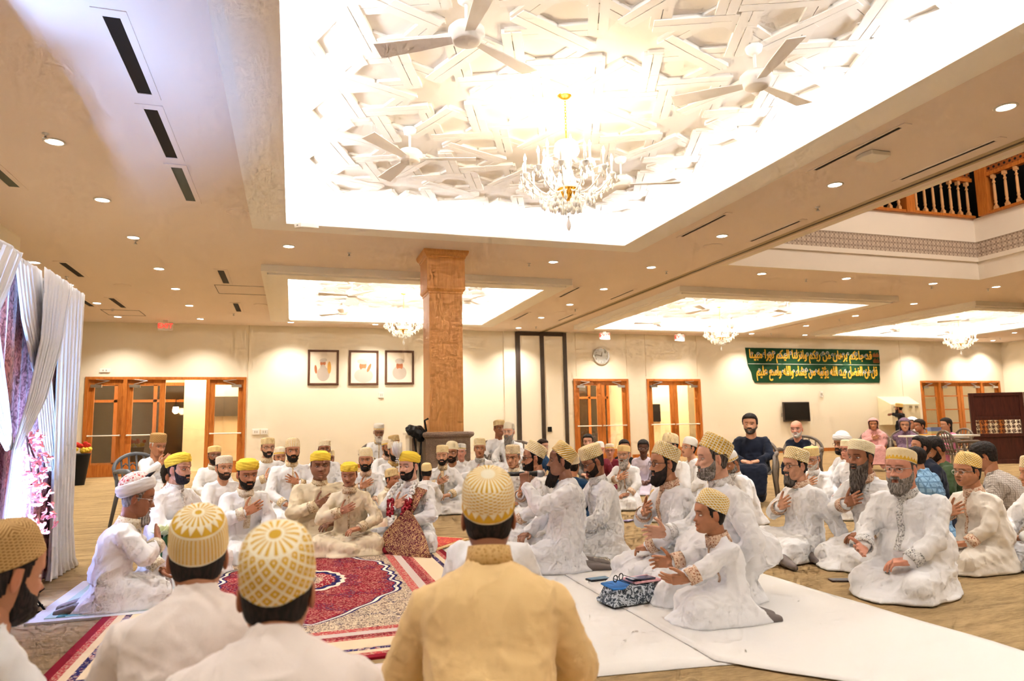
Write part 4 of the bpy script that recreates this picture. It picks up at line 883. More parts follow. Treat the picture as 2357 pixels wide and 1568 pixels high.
def person(key, label, px, py, w, face=0, pose='kneel', lean=.07, hy=0, hp=0, hr=0, skin='tan', hair='black', beard=None, blen=0, cap=('topi', 'dots', 'cream', 'gold'), captilt=0,
           cloth='white', trim=None, placket=False, arms=('lap', 'lap'), bulk=1, kid=False, glasses=False, mouth=0, fat=0, full=False, vox=None, z=None, group='worshippers seated on the floor', D=None,
           long=0, wide=1, nose=1, scarf=None, female=0, hairstyle=None, sock=False, coat=None, at=None, side=0, eyes=1, cat='person', legs=True, nk=.150, amp=1, drop=.082):
    D = D or 1595*.18/w
    if D > 1: Pt = atd(px, py, D)
    sd = (sum(ord(c) for c in key)*37) % 977; R = random.Random(sd)
    hs = (.92 if kid else 1.0)*min(1.12, max(.84, w*D/1595/.18))
    ztop = Pt.z if z is None else z
    near = D < 6; vox = vox or (.011 if D < 3 else .0125 if D < 7 else .016)
    az = math.atan2(-Pt.y, -Pt.x)+math.radians(face)
    root = empty('person', (Pt.x, Pt.y, 0), az-PI/2, label, cat, group); PEOPLE[key] = root
    # ---- skeleton in local space: forward +y, right +x ; the head centre is over the origin
    hc = Vector((0, 0, ztop-.128*hs)); zb = hc.z-nk*hs
    tors = dict(kneel=.17, cross=.11, chair=.44, stand=.90, side=.13)[pose]
    neck = Vector((0, -.035*hs-.01, zb)); pel = Vector((side, -lean-.03, tors)); ts = max(.55, (neck-pel).length/.50); bk = bulk*min(1.05, .35+.65*ts)*1.0
    spine = neck-pel; up = spine.normalized(); sh_w = .150*bk
    shl = [neck+Vector((s*sh_w, -.012, -drop*ts)) for s in (-1, 1)]     # left(-x), right(+x)
    lapz = {'kneel': .20, 'cross': .20, 'chair': tors+.13, 'stand': tors, 'side': .2}[pose]*min(1, ts*1.05)
    def spot_(name, s):      # wrist, direction, palm-down hint, elbow hint, hand shape
        X = lambda x: s*x
        if name == 'chest': return neck+Vector((X(.045), .145*bk+.035, -.20*ts)), Vector((X(-.86), .10, .42)), Vector((X(.1), 1, .1)), Vector((X(1), .15, -.8)), 'spread' if R.random() < .5 else 'flat'
        if name == 'chin': return neck+Vector((X(.05), .21, -.06)), Vector((X(-.55), .35, .55)), Vector((X(.1), 1, .1)), Vector((X(.7), .3, -1)), 'relax'
        if name == 'lap': return Vector((X(.10), pel.y+.22*bk+.05, lapz+.045)), Vector((X(-.85), .45, -.12)), Vector((0, .2, 1)), Vector((X(1), -.35, -.25)), 'relax'
        if name == 'knee': return Vector((X(.15), pel.y+.27, lapz+.04)), Vector((X(-.1), 1, -.35)), Vector((0, .3, 1)), Vector((X(1), -.4, -.1)), 'relax'
        if name == 'out': return Vector((X(.10), .30, neck.z-.30*ts)), Vector((X(-.15), .95, .12)), Vector((X(1), .1, .25)), Vector((X(.8), -.3, -1)), 'open'
        if name == 'palm': return Vector((X(.13), pel.y+.36, lapz+.10)), Vector((X(-.25), .95, -.1)), Vector((X(.75), .1, -.6)), Vector((X(1), -.3, -.5)), 'open'
        if name == 'floor': return Vector((X(.30), pel.y-.16, .06)), Vector((X(.3), -.5, -.6)), Vector((X(.3), -.6, .8)), Vector((X(.6), -1, 0)), 'relax'
        if name == 'mic': return Vector((X(.045), .27, hc.z-.165)), Vector((X(.0), .08, 1)), Vector((X(1), .1, 0)), Vector((X(.5), .55, -1)), 'grip'
        if name == 'cross': return neck+Vector((X(-.04), .17*bk+.02, -.26*ts)), Vector((X(-.95), .15, .0)), Vector((0, 1, .3)), Vector((X(1), .3, -.7)), 'relax'
        if name == 'reach': return neck+Vector((X(-.12), .42, .02)), Vector((X(-.1), 1, .05)), Vector((0, 0, 1)), Vector((X(.8), 0, -1)), 'fist'
        if name == 'none': return neck+Vector((X(.2), .05, -.45*ts)), Vector((X(0), .3, -1)), Vector((X(1), 0, 0)), Vector((X(1), -.6, 0)), 'relax'
        return None
    la, lb = .26*ts, .235*ts; arms_d = []
    for i, s in enumerate((-1, 1)):
        nm = arms[0] if i == 0 else arms[1]; W, dr, nrm, hint, hk = spot_(nm, s) if isinstance(nm, str) else nm
        W = Vector(W); S = shl[i]
        if (W-S).length > (la+lb)*.99: W = S+(W-S).normalized()*(la+lb)*.99
        E = ik(S, W, la, lb, hint); arms_d.append((S, E, W, Vector(dr).normalized(), Vector(nrm), hk, s))
    # ---- legs
    k = ts
    if pose == 'kneel': legs_ = [((s*.09*bk, pel.y, .17*k), (s*.15*bk, pel.y+.40*k, .085), (s*.09*bk, pel.y-.10*k, .05), (s*.08*bk, pel.y-.24*k, .035)) for s in (-1, 1)]
    elif pose == 'cross': legs_ = [((s*.09*bk, pel.y, .13*k), (s*.28*bk, pel.y+.25*k, .10), (-s*.06*bk, pel.y+.30*k+.03*s, .06), (-s*.16*bk, pel.y+.33*k, .04)) for s in (-1, 1)]
    elif pose == 'side': legs_ = [((s*.09*bk, pel.y, .13*k), (s*.05-.0+.18*s, pel.y+.34*k, .10+.05*(s > 0)), (s*.05-.20, pel.y+.30*k-.14*s, .06), (s*.05-.32, pel.y+.32*k-.14*s, .04)) for s in (-1, 1)]
    elif pose == 'chair': legs_ = [((s*.09*bk, pel.y, tors), (s*.13*bk, pel.y+.42*k, tors+.01), (s*.12, pel.y+.44*k, .10), (s*.12, pel.y+.56*k, .035)) for s in (-1, 1)]
    else: legs_ = [((s*.08*bk, pel.y, tors-.05), (s*.09*bk, pel.y+.03, .48), (s*.09, pel.y, .09), (s*.10, pel.y+.14, .03)) for s in (-1, 1)]
    # ---- torso loft
    def torso(mb, gr):
        n = 24; yb = Vector((0, 1, 0)); fw_ = (yb-up*yb.dot(up)).normalized(); xs_ = Vector((1, 0, 0))
        bel = (.125+.05*fat)*bk; prof = [(-.10, .12, .10), (-.02, .168, .13), (.12, .172+.02*fat, bel+.012), (.32, .160+.025*fat, bel), (.52, .163, .122), (.68, .172, .122), (.79, .170, .112), (.87, .140, .094), (.93, .098, .078), (.985, .064/bk, .062/bk), (1.04, .056/bk, .056/bk)]
        vs = []; fs = []
        for t, a, b in prof:
            c = pel+spine*t+Vector((0, -.012, 0))*math.sin(PI*min(max(t, 0), 1))
            if t > 1: c = neck+up*.02
            for i in range(n):
                q = 2*PI*i/n; vs.append(c+xs_*(a*bk*gr*math.copysign(abs(math.cos(q))**.85, math.cos(q)))+fw_*(b*bk*gr*math.sin(q)))
        for r in range(len(prof)-1):
            for i in range(n): j = (i+1) % n; fs.append((r*n+i, r*n+j, (r+1)*n+j, (r+1)*n+i))
        fs.append(tuple(reversed(range(n)))); fs.append(tuple(range((len(prof)-1)*n, len(prof)*n))); mb.add(vs, fs)
        return vs, fs
    # ---- garment
    mb = MB(); tv, tf = torso(mb, 1.0); sl = 1.0 if not kid else .85
    for S, E, W, dr, nr, hk, s in arms_d:
        U = (S-neck).normalized(); mb.caps(neck+U*.05*bk+Vector((0, 0, -.03)), S, .05*sl, .062*sl); mb.caps(S, E, .065*sl*min(bk, 1.1), .060*sl); we = W-(W-E).normalized()*.03; mb.caps(E, we, .056*sl, .049*sl)
    if legs:
        drape = []
        for hip, kn, an, ft in legs_:
            s = 1 if hip[0] > 0 else -1
            mb.caps(hip, kn, .105*bk, .078); mb.caps(kn, an, .075, .055)
        K = [Vector(l[1]) for l in legs_]; A = [Vector(l[2]) for l in legs_]
        if pose in ('kneel', 'side', 'cross'):
            pts = [pel+Vector((s*.15*bk, .02, .05)) for s in (-1, 1)]+[v+Vector((0, 0, .055)) for v in K]+[v+Vector((0, .035, .01)) for v in K]
            for v in K: s = 1 if v.x > 0 else -1; pts += [Vector((v.x+s*.09, v.y+.02, .004)), Vector((v.x+s*.01, v.y+.11, .004)), Vector((v.x+s*.075, v.y-.02, .06))]
            pts += [Vector((s*.21*bk, pel.y-.05, .004)) for s in (-1, 1)]+[Vector((s*.12*bk, pel.y-.20, .004)) for s in (-1, 1)]+[Vector((s*.17*bk, pel.y-.05, .13)) for s in (-1, 1)]+[Vector((0, pel.y-.13*bk, .12))]
            if pose == 'kneel': mb.hull(pts)
            else: mb.hull([p for p in pts]+[v+Vector((0, 0, .03)) for v in A])
            # hem spreading on the floor
            n = 22; P0 = []; cy = (pel.y+K[0].y)/2
            hem = []
            for i in range(n):
                q = 2*PI*i/n; rx = (.27 if pose != 'kneel' else .225)*bk*1.02; ry = abs(K[0].y-pel.y)/2+.17; rr = 1+.10*math.sin(3*q+sd)+.07*math.sin(7*q+sd*2)
                hem.append((rx*rr*math.cos(q), cy+ry*rr*math.sin(q), .012)); hem.append((rx*rr*math.cos(q)*.8, cy+ry*rr*math.sin(q)*.8, .05))
            mb.hull([(x, y, .002) for x, y, _ in hem[::2]]+hem[1::2])
        elif pose == 'chair':
            zl = .14 if long else .30
            pts = [pel+Vector((s*.17*bk, 0, .06)) for s in (-1, 1)]+[v+Vector((0, .03, .07)) for v in K]+[v+Vector(((1 if v.x > 0 else -1)*.075, .07, 0)) for v in K]+[pel+Vector((s*.18*bk, -.06, -.03)) for s in (-1, 1)]+[v+Vector(((1 if v.x > 0 else -1)*.06, 0, -.05)) for v in K]
            mb.hull(pts); mb.hull([v+Vector(((1 if v.x > 0 else -1)*.08, .075, .02)) for v in K]+[v+Vector(((1 if v.x > 0 else -1)*.05, -.08, -.02)) for v in K]+[Vector(((1 if v.x > 0 else -1)*.19, v.y+.12, zl)) for v in K]+[Vector(((1 if v.x > 0 else -1)*.16, v.y-.08, zl)) for v in K])
        else:
            zl = .35; mb.hull([pel+Vector((x*bk, y, .1)) for x in (-.17, .17) for y in (-.12, .12)]+[Vector((x, pel.y+y, zl)) for x in (-.22, .22) for y in (-.16, .16)])
            if cloth == 'black_tee': pass
    if scarf:                    # shawl over shoulders and chest
        for s in (-1, 1): mb.caps(neck+Vector((s*.05, .02, .0)), neck+Vector((s*.20*bk, .02, -.14*ts)), .075, .085)
        mb.hull([neck+Vector((s*.14, .12, -.05)) for s in (-1, 1)]+[neck+Vector((s*.18, .15, -.36*ts)) for s in (-1, 1)]+[neck+Vector((s*.15, -.02, -.3)) for s in (-1, 1)])
    V, F = remesh(mb, vox, 5, .5); N = vnorm(V, F)
    mk = np.clip((V[:, 2]-.03)/.05, .25, 1); V = folds(V, N, (.0105 if near else .010)*amp, sd, 1.0, mk); V = lap(V, F, 1, .2); V[:, 2] = np.maximum(V[:, 2], .004)
    kind_name = 'robe' if cloth in ('white', 'cream', 'offwhite', 'tanrobe', 'ivory', 'white2') else 'clothing'
    gar = npobj(kind_name, V, F, CL[cloth], root)
    bv = BVHTree.FromPolygons([tuple(v) for v in V.tolist()], F.tolist())
    # ---- body (skin): neck, arms and trunk, one surface, then head and hands merged into the same mesh
    g = Geo(); b = MB()
    hq = Matrix.Translation(hc) @ Matrix.Rotation(math.radians(hy), 4, 'Z') @ Matrix.Rotation(math.radians(-hp), 4, 'X') @ Matrix.Rotation(math.radians(hr), 4, 'Y') @ Matrix.Scale(hs, 4)
    b.caps(neck+Vector((0, .004, -.03)), hq@Vector((0, -.018, -.05)), .058*hs*(1.12 if fat else 1), .054*hs*(1.1 if fat else 1), 14); b.caps(pel+up*.1+Vector((0, -.01, 0)), neck-up*.08, .055, .055)
    for S, E, W, dr, nr, hk, s in arms_d:
        b.caps(neck-up*.08, S+Vector((0, 0, -.02)), .045, .032); b.caps(S+Vector((0, 0, -.01)), E.lerp(W, .06), .030, .022); b.caps(E.lerp(W, .08), W, .022, .026*hs)
    for hip, kn, an, ft in legs_: b.caps(pel, hip, .055, .055); b.caps(hip, kn, .06, .045); b.caps(kn, an, .045, .03)
    BV, BF = remesh(b, .013, 4); g.add(BV, BF)
    P, C, fr = head_grid(wide*(1.04 if fat else 1), nose*(.75 if kid else 1), mouth, fat if not kid else max(fat, .6), female)
    if kid: P[..., 2] = np.where(P[..., 2] < 0, P[..., 2]*.93, P[..., 2])
    HP = P.reshape(-1, 3); g.add(xf(hq, HP), GF, 0, C)
    for zi in (0, NV-1): g.add(xf(hq, P[zi]), [(0, i, i+1, i+1) for i in range(1, NU-1)] if zi else [(0, i+1, i, i) for i in range(1, NU-1)], 0, C[zi])
    for s in (-1, 1):
        e = MB(); ME = Matrix.Translation((s*.0745*wide, -.010, -.006)) @ Matrix.Rotation(s*.42, 4, 'Z') @ Matrix.Rotation(-.15, 4, 'X'); e.ball((0, 0, 0), (.0065, .0185, .033), 14, 10, M=ME); e.ball((0, 0, 0), (.009, .010, .017), 10, 8, M=ME@Matrix.Translation((s*-.001, .004, -.004)))
        ev = np.array(e.v); ec = np.ones_like(ev); ec[:, 1:] *= .86; g.add(xf(hq, ev), e.f, 0, ec)
        if eyes:
            m = MB(); m.ball((0, 0, 0), .0125, 14, 10); ey = Matrix.Translation((s*.032*wide, .0655, .0005)); g.mb_ = 0
            g.add(xf(hq@ey, np.array(m.v)), m.f, 1); m = MB(); m.ball((0, .0068, -.0008), .0066, 10, 8); g.add(xf(hq@ey, np.array(m.v)), m.f, 2)
            # lids
            m = MB(); n1 = 12; L = []; vsx = []
            for i in range(7):
                el = .20+.22*(eyes == 2)*-1+(1.35-.20)*i/6 if eyes != 3 else -.35+1.6*i/6
                for j in range(n1): aa = PI*j/(n1-1); vsx.append((.0142*math.cos(aa)*math.cos(el), .0142*math.sin(aa)*math.cos(el), .0142*math.sin(el)))
            fx = [(i*n1+j, i*n1+j+1, (i+1)*n1+j+1, (i+1)*n1+j) for i in range(6) for j in range(n1-1)]; cc = np.full((len(vsx), 3), .80); cc[:n1] = (.30, .22, .2); g.add(xf(hq@ey, np.array(vsx)), fx, 0, cc)
            vsx = [(.0138*math.cos(PI*j/(n1-1))*math.cos(el), .0138*math.sin(PI*j/(n1-1))*math.cos(el), .0138*math.sin(el)) for el in (-.42, -.8, -1.2) for j in range(n1)]
            g.add(xf(hq@ey, np.array(vsx)), [(i*n1+j+1, i*n1+j, (i+1)*n1+j, (i+1)*n1+j+1) for i in range(2) for j in range(n1-1)], 0, np.full((len(vsx), 3), .9))
    hsz = hs*(.97 if not kid else .95)
    for i, (S, E, W, dr, nr, hk, s) in enumerate(arms_d):
        nm = arms[i]
        if nm == 'none': continue
        HV, HF, HC = hand_geo(hk, .0038 if D < 9 else .0055)
        x = dr; zz = (nr-x*nr.dot(x)).normalized(); y = zz.cross(x); flip = (y.dot(Vector((0, 0, 1)))) 
        # thumb side: the palm faces the body; thumb up for both hands
        yy = y if (i == 1) else -y       # mirrored for the left hand
        thumb = y; ok = 1
        # right hand: x fingers, z back of hand, y thumb = z cross x ; left hand mirrored
        M3 = Matrix(((x.x, yy.x, zz.x, W.x), (x.y, yy.y, zz.y, W.y), (x.z, yy.z, zz.z, W.z), (0, 0, 0, 1))) @ Matrix.Scale(hsz, 4)
        FF = HF if i == 1 else HF[:, ::-1]
        g.add(xf(M3, HV), FF, 0, HC)
        root['hand_%d' % i] = 1; del root['hand_%d' % i]
    body = g.obj('body', [SK[skin], m_eye, m_iris], root)
    # ---- beard and hair from the head surface
    X, Y, Z = P[..., 0], P[..., 1], P[..., 2]; Hn = vnorm(HP, GF).reshape(P.shape); rn = vnoise(HP*160, sd).reshape(X.shape)
    if beard:
        kf = {'full': 1, 'short': 1, 'goatee': 0}[beard[1]]
        side_ = smooth01((np.interp(Y, [0, .012, .022, .045, .075, .1], [.0, .0, -.016, -.040, -.052, -.056])-Z)/.018) if kf else smooth01((-.062-Z)/.01)*smooth01((.030-np.abs(X))/.008)
        m = side_*smooth01((Y-.002)/.012); lipz = np.exp(-((Z+.067+mouth*.3)/(.012+mouth*.5))**4)*(np.abs(X) < .021)*(Y > .05)
        cheek = smooth01((-.047-Z)/.010)+smooth01((np.abs(X)-.052)/.008)*smooth01((-.004-Z)/.02)
        must = np.exp(-((Z+.0535)/.0055)**2)*smooth01((.031-np.abs(X))/.006)*(Y > .05)
        m = np.clip(np.maximum(m*(1-lipz), must), 0, 1); m[Z < -.119] = 1 if kf else 0
        th_ = (.0045 if beard[1] == 'short' else .012)
        tv_ = np.where(Z < -.08, 1, .45); B = P+Hn*(m*th_*tv_*(1+.25*rn))[..., None]-Hn*.0025*(m < .08)[..., None]
        ch = smooth01((-.072-Z)/.03)*smooth01((.060-np.abs(X))/.03)*(Y > .0)*m
        if blen: 
            B[..., 2] -= ch*blen*(1+.15*rn); B[..., 1] += ch*blen*.22; B[..., 0] *= (1-.25*ch*min(1, blen*8)); B[..., 2] -= blen*.25*m*smooth01((-.03-Z)/.04)
            B[..., 1] = np.where((ch > .3) & (Y < .05), B[..., 1]+ch*.02, B[..., 1])
        mf = m.reshape(-1)[GF].max(1) > .05; FB = GF[mf]
        if mf.any():
            o = npobj('beard', xf(hq, B.reshape(-1, 3)), FB, HR[beard[0]], root)
            bm = bmesh.new(); bm.from_mesh(o.data); bmesh.ops.delete(bm, geom=[v for v in bm.verts if not v.link_faces], context='VERTS')
            bd = [v for v in bm.verts if v.is_boundary and v.co.z < (hq@Vector((0, 0, -.10))).z]
            bm.to_mesh(o.data); bm.free()
    if hair and scarf is None or female:
        top = hairstyle or ('full' if cap is None else 'under')
        if top != 'bald':
            line = (.072 if top != 'full' else .055)
            if False: pass
            else: m = smooth01((Z-np.interp(Y, [-.06, -.035, -.026, -.020, .006, .010, .019, .024, .036, .048], [-.068, -.060, -.045, .022, .022, -.016, -.016, .012, .040, .075]))/.009)
            if top in ('full', 'long'):
                m = np.maximum(smooth01((Z-np.interp(Y, [-.06, -.035, -.026, -.020, .006, .010, .019, .026, .045, .075, .09], [-.068, -.060, -.045, .022, .022, -.012, -.012, .022, .056, .066, .070]))/.009), 0)
            if top == 'receding': m *= smooth01((-Y+.01)/.03)
            th_ = .011 if (top in ('full', 'long') and cap is None) else .004; B = P+Hn*((m*th_*(1+.35*rn*(th_ > .01))*(1 if cap is None else np.where(Z > .03, .3, 1)))-.0022*(m < .08))[..., None]
            if th_ > .01: B[..., 2] += m*.006*smooth01((Z-.05)/.03); B[..., 1] += m*.006*(Y > .02)
            if top == 'long': B[..., 2] -= .16*m*smooth01((-Z-.0)/.05)*(Y < .0); 
            mf = m.reshape(-1)[GF].max(1) > .05
            if cap: mf &= Z.reshape(-1)[GF].min(1) < .062
            V2 = np.vstack([B.reshape(-1, 3), B[-1].mean(0)[None]]); FB = GF[mf]; 
            FC = np.array([[(NV-1)*NU+i, (NV-1)*NU+(i+1) % NU, len(V2)-1, len(V2)-1] for i in range(NU)]); fl = [tuple(f) for f in FB.tolist()]+([] if cap else [tuple(f[:3]) for f in FC.tolist()])
            npobj('hair', xf(hq, V2), fl, HR[hair], root)
    # ---- cap / turban
    if cap:
        kind, pat, c1, c2 = cap; mm = capmat('cap_%s_%s_%s' % (pat, c1, c2), pat, CAPC[c1], CAPC[c2])
        CM = hq @ Matrix.Translation((0, -.004, .040)) @ Matrix.Rotation(math.radians(9+captilt), 4, 'X')
        if kind == 'turban':
            o = make_cap(kind, capmat('turban_white', 'none', rgb(240, 238, 238), CAPC['white']), CM, root)
            d = MB(); d.ball((0, -.005, .060), (.078, .092, .066), 32, 16); V2 = xf(CM, np.array(d.v)); n_ = npobj('turban_crown', V2, np.array([f for f in d.f]), trimmat('red_white_knit', rgb(240, 232, 224), rgb(206, 40, 44), 60) if pat == 'redtop' else capmat('turban_white', 'none', rgb(240, 238, 238), CAPC['white']), o)
            MB().tube([CM@Vector(p) for p in ((.03, .06, .06), (.05, .09, .075), (.075, .125, .085))], [.016, .012, .003], 8).build('turban_tail', plain('dark_thread', rgb(50, 46, 52)), o, True) if pat == 'redtop' else None
        else: o = make_cap(kind, mm, CM, root)
        root['_'] = 0; del root['_']
    # ---- spectacles
    if glasses:
        mb = MB()
        for s in (-1, 1):
            pts = [hq@Vector((s*.033*wide+.0225*math.cos(t)*(1+.0*s), .093-.012*abs(math.cos(t))*0-.25*abs(s*.033+.0225*math.cos(t))**1.0*.3, -.002+.0175*math.sin(t))) for t in [2*PI*q/20 for q in range(21)]]; mb.tube(pts, .0017 if glasses != 'thin' else .0011, 6)
            mb.tube([hq@Vector(p) for p in ((s*.056, .089, .004), (s*.074, .05, .006), (s*.079, -.012, .004))], .0016, 5)
        mb.tube([hq@Vector(p) for p in ((-.011, .096, .002), (0, .099, .004), (.011, .096, .002))], .0015, 5)
        mb.build('eyeglasses', m_chrome if glasses == 'thin' else plain('spectacle_frame', rgb(34, 26, 24), .35, .5), root, True)
    # ---- collar, placket, cuffs
    if trim:
        tm = TR[trim]; nd = (Vector((0, .10, 1))).normalized(); CMt = mat4(neck+Vector((0, .004, -.012)), y=(0, 1, -.25), z=nd)
        mb = MB(); ring(mb, CMt, [(.076, -.012), (.068, .020), (.064, .047), (.0605, .047), (.063, .018), (.070, -.012)], 32, 1.0*max(.9, hs), 1.06*max(.9, hs)); mb.build('collar', tm, root, True)
        for i, (S, E, W, dr, nr, hk, s) in enumerate(arms_d):
            if arms[i] == 'none': continue
            ax = (W-E).normalized(); CMc = mat4(W-ax*.035, y=Vector((0, 1, .01)) if abs(ax.y) < .9 else Vector((1, 0, 0)), z=ax)
            zz = ax; yh = Vector((0, 0, 1)) if abs(zz.z) < .9 else Vector((0, 1, 0)); xx = yh.cross(zz).normalized(); y2 = zz.cross(xx); o = W-ax*.04
            CMc = Matrix(((xx.x, y2.x, zz.x, o.x), (xx.y, y2.y, zz.y, o.y), (xx.z, y2.z, zz.z, o.z), (0, 0, 0, 1)))
            mb = MB(); ring(mb, CMc, [(.0575*sl, -.030), (.0565*sl, .030), (.050*sl, .032), (.044*sl, -.02)], 26, 1, .92); mb.build('cuff', tm, root, True)
        if placket:
            tb = BVHTree.FromPolygons([tuple(v) for v in tv], tf); rows = []; hw = .018 if placket is True else placket
            for q in range(16):
                zc = neck.z-.035-q*(.26 if placket is True else .34)*ts/15; row = []
                for xq in (-hw, 0, hw):
                    h = tb.ray_cast(Vector((xq, 1.0, zc)), Vector((0, -1, 0))); h2 = bv.ray_cast(Vector((xq, (h[0].y if h[0] else .1)+.035, zc)), Vector((0, -1, 0)))
                    y_ = (h[0].y if h[0] else .08); y_ = max(y_, h2[0].y) if h2[0] is not None and h2[0].y < y_+.034 else y_
                    row.append((xq, y_+.004, zc))
                rows.append(row)
            vs = [p for r in rows for p in r]; vs2 = [(x, y-.012, z_) for x, y, z_ in vs]; n0 = len(vs); fs = []
            for r in range(len(rows)-1):
                for c in range(2): a = r*3+c; fs += [(a, a+3, a+4, a+1), (a+n0, a+1+n0, a+4+n0, a+3+n0)]
                for c in (0, 2): a = r*3+c; fs.append((a, a+n0, a+3+n0, a+3) if c == 0 else (a, a+3, a+3+n0, a+n0))
            mb = MB(); mb.add(vs+vs2, fs); mb.build('placket', tm, root, True)
    if scarf:                     # headscarf hood
        m = np.maximum(smooth01((Z-(.062-1.9*np.clip(-Y+.055, 0, .1)))/.01), smooth01((.035-Y)/.01)); hd = P+Hn*.014; hd = hd*np.array([1.10, 1.08, 1.07])+np.array([0, -.004, .004])
        drop_ = smooth01((-Z-.03)/.08); hd[..., 0] *= 1+.25*drop_; hd[..., 2] -= .05*drop_; hd[..., 1] -= .02*drop_
        mf = m.reshape(-1)[GF].min(1) > .3; V2 = np.vstack([hd.reshape(-1, 3), hd[-1].mean(0)[None]]); fl = [tuple(f) for f in GF[mf].tolist()]+[((NV-1)*NU+i, (NV-1)*NU+(i+1) % NU, len(V2)-1) for i in range(NU)]
        o = npobj('headscarf', xf(hq, V2), fl, CL[scarf], root); sm = o.modifiers.new('s', 'SOLIDIFY'); sm.thickness = .006
    if sock:
        for hip, kn, an, ft in legs_:
            mb = MB(); a = Vector(an); f = Vector(ft); mb.caps(a, a.lerp(f, .6)+Vector((0, 0, -.005)), .042, .040, 14); mb.caps(a.lerp(f, .5), f+(f-a).normalized()*.09, .040, .024, 14)
            SV, SF = remesh(mb, .008, 3); npobj('sock', SV, SF, plain('grey_sock', rgb(126, 116, 112) if sock is True else rgb(*sock), .9), root)
    return root
CL = {'white': clothmat('white_cotton', rgb(248, 248, 251)), 'white2': clothmat('white_linen', rgb(236, 232, 228)), 'offwhite': clothmat('offwhite_cotton', rgb(238, 230, 218)), 'cream': clothmat('cream_cotton', rgb(236, 220, 188)), 'ivory': clothmat('ivory_silk', rgb(238, 226, 202), .2, .6),
      'tanrobe': clothmat('golden_tan_linen', rgb(238, 204, 146), .35), 'navy': clothmat('navy_cotton', rgb(26, 32, 48)), 'blue': clothmat('denim_blue', rgb(28, 62, 98)), 'maroon': clothmat('maroon_cotton', rgb(112, 32, 44)), 'greysuit': clothmat('grey_wool', rgb(132, 128, 126)), 'lilac': clothmat('lilac_shirt', rgb(214, 204, 220)),
      'green': clothmat('olive_fleece', rgb(62, 78, 50)), 'check': clothmat('grey_check', rgb(196, 186, 176), .3, .85, 'check', rgb(120, 108, 100), 70), 'bluecheck': clothmat('blue_check_shirt', rgb(140, 178, 208), .3, .85, 'check', rgb(84, 120, 156), 22), 'black': clothmat('black_cotton', rgb(24, 23, 24)),
      'pink': clothmat('pink_chiffon', rgb(226, 170, 170), .3, .8, 'brocade', rgb(238, 196, 190), 50), 'rose': clothmat('rose_pink', rgb(216, 130, 168)), 'purple': clothmat('purple_print', rgb(120, 98, 122), .3, .8, 'brocade', rgb(170, 140, 160), 60), 'indigo': clothmat('indigo_cotton', rgb(84, 88, 130)), 'darkhair': HR['black'], 'pinkwhite': clothmat('blush_cotton', rgb(240, 228, 220))}
TR = {'gold': trimmat('gold_embroidery', rgb(234, 214, 178), rgb(172, 130, 72)), 'copper': trimmat('copper_embroidery', rgb(232, 206, 178), rgb(166, 96, 60)), 'grey': trimmat('grey_embroidery', rgb(228, 226, 224), rgb(120, 118, 118)), 'plain': trimmat('white_piping', rgb(240, 236, 232), rgb(226, 220, 214)), 'red': trimmat('red_embroidery', rgb(238, 218, 196), rgb(160, 56, 40)),
      'tan': trimmat('tan_embroidery', rgb(224, 186, 120), rgb(196, 148, 78)), 'beige': trimmat('beige_embroidery', rgb(238, 228, 208), rgb(206, 182, 140)), 'silver': trimmat('silver_embroidery', rgb(236, 234, 232), rgb(196, 190, 188))}
G1 = 'worshippers seated on the floor'
def T(pat='dots', a='cream', b='gold', k='topi'): return (k, pat, a, b)
YT = ('pagdi', 'silk', 'yellow', 'gold')
# --- left arc, facing the rug
person('P1', 'older man in white on a grey chair at far left, hand raised to chin', 364, 999, 36, 28, 'chair', lean=.16, hy=5, hp=14, skin='tan', hair='white', cap=T('slant', 'tan', 'brown'), arms=('knee', 'chin'), group='people seated on chairs')
person('P2', 'elder in white turban with red patterned crown, kneeling in profile on the blue mat', 318, 1098, 66, 88, lean=.10, hp=12, hr=0, skin='brown', hair='grey', beard=('ltgrey', 'goatee'), blen=.03, cap=('turban', 'redtop', 'white', 'red'), captilt=22, trim='beige', placket=True, arms=('knee', 'chest'), glasses='thin', bulk=1.15, D=4.35, sock=True, side=0)
person('P3', 'man mostly hidden behind the left yellow-turbaned man, copper collar showing', 400, 1062, 46, 60, skin='tan', cap=None, trim='copper', arms=('lap', 'lap'), D=6.6)
person('P4', 'young bearded man in yellow turban at left, beside the elder in profile', 414, 1044, 50, 48, 'cross', skin='light', beard=('black', 'short'), cap=YT, captilt=8, trim='silver', placket=True, arms=('lap', 'chest'), hy=5, D=5.15)
person('P5', 'slim man with thin glasses behind the white-capped man, left back row', 494, 1026, 31, 14, skin='brown', cap=T('dots', 'pale', 'gold', 'flat'), trim='beige', glasses='thin', arms=('lap', 'lap'), beard=('black', 'short'))
person('P6', 'man in a white dotted cap glancing sideways, between the two left yellow turbans', 517, 1048, 40, 18, skin='light', beard=('brown', 'short'), cap=T('dots', 'white', 'tan', 'flat'), arms=('lap', 'lap'), bulk=1.05)
person('P7', 'stern bearded man in yellow turban with tan embroidered placket, left of centre', 570, 1056, 49, 18, 'kneel', hp=8, skin='tan', beard=('black', 'short'), cap=YT, trim='beige', placket=.026, arms=('lap', 'chest'), bulk=1.1, sock=(110, 104, 110), D=5.85)
person('P8', 'young man in glasses singing with open mouth, back row under the outlets', 617, 1007, 33, 12, skin='light', beard=('black', 'short'), cap=T('dots', 'pale', 'tan', 'flat'), trim='gold', glasses=True, mouth=.02, arms=('lap', 'chest'), lean=0.12)
person('P9', 'man peeking between the singing man in glasses and the tall bearded man', 644, 1032, 29, 10, skin='tan', beard=('black', 'full'), cap=T('zig', 'white', 'gold', 'dome'), arms=('lap', 'lap'))
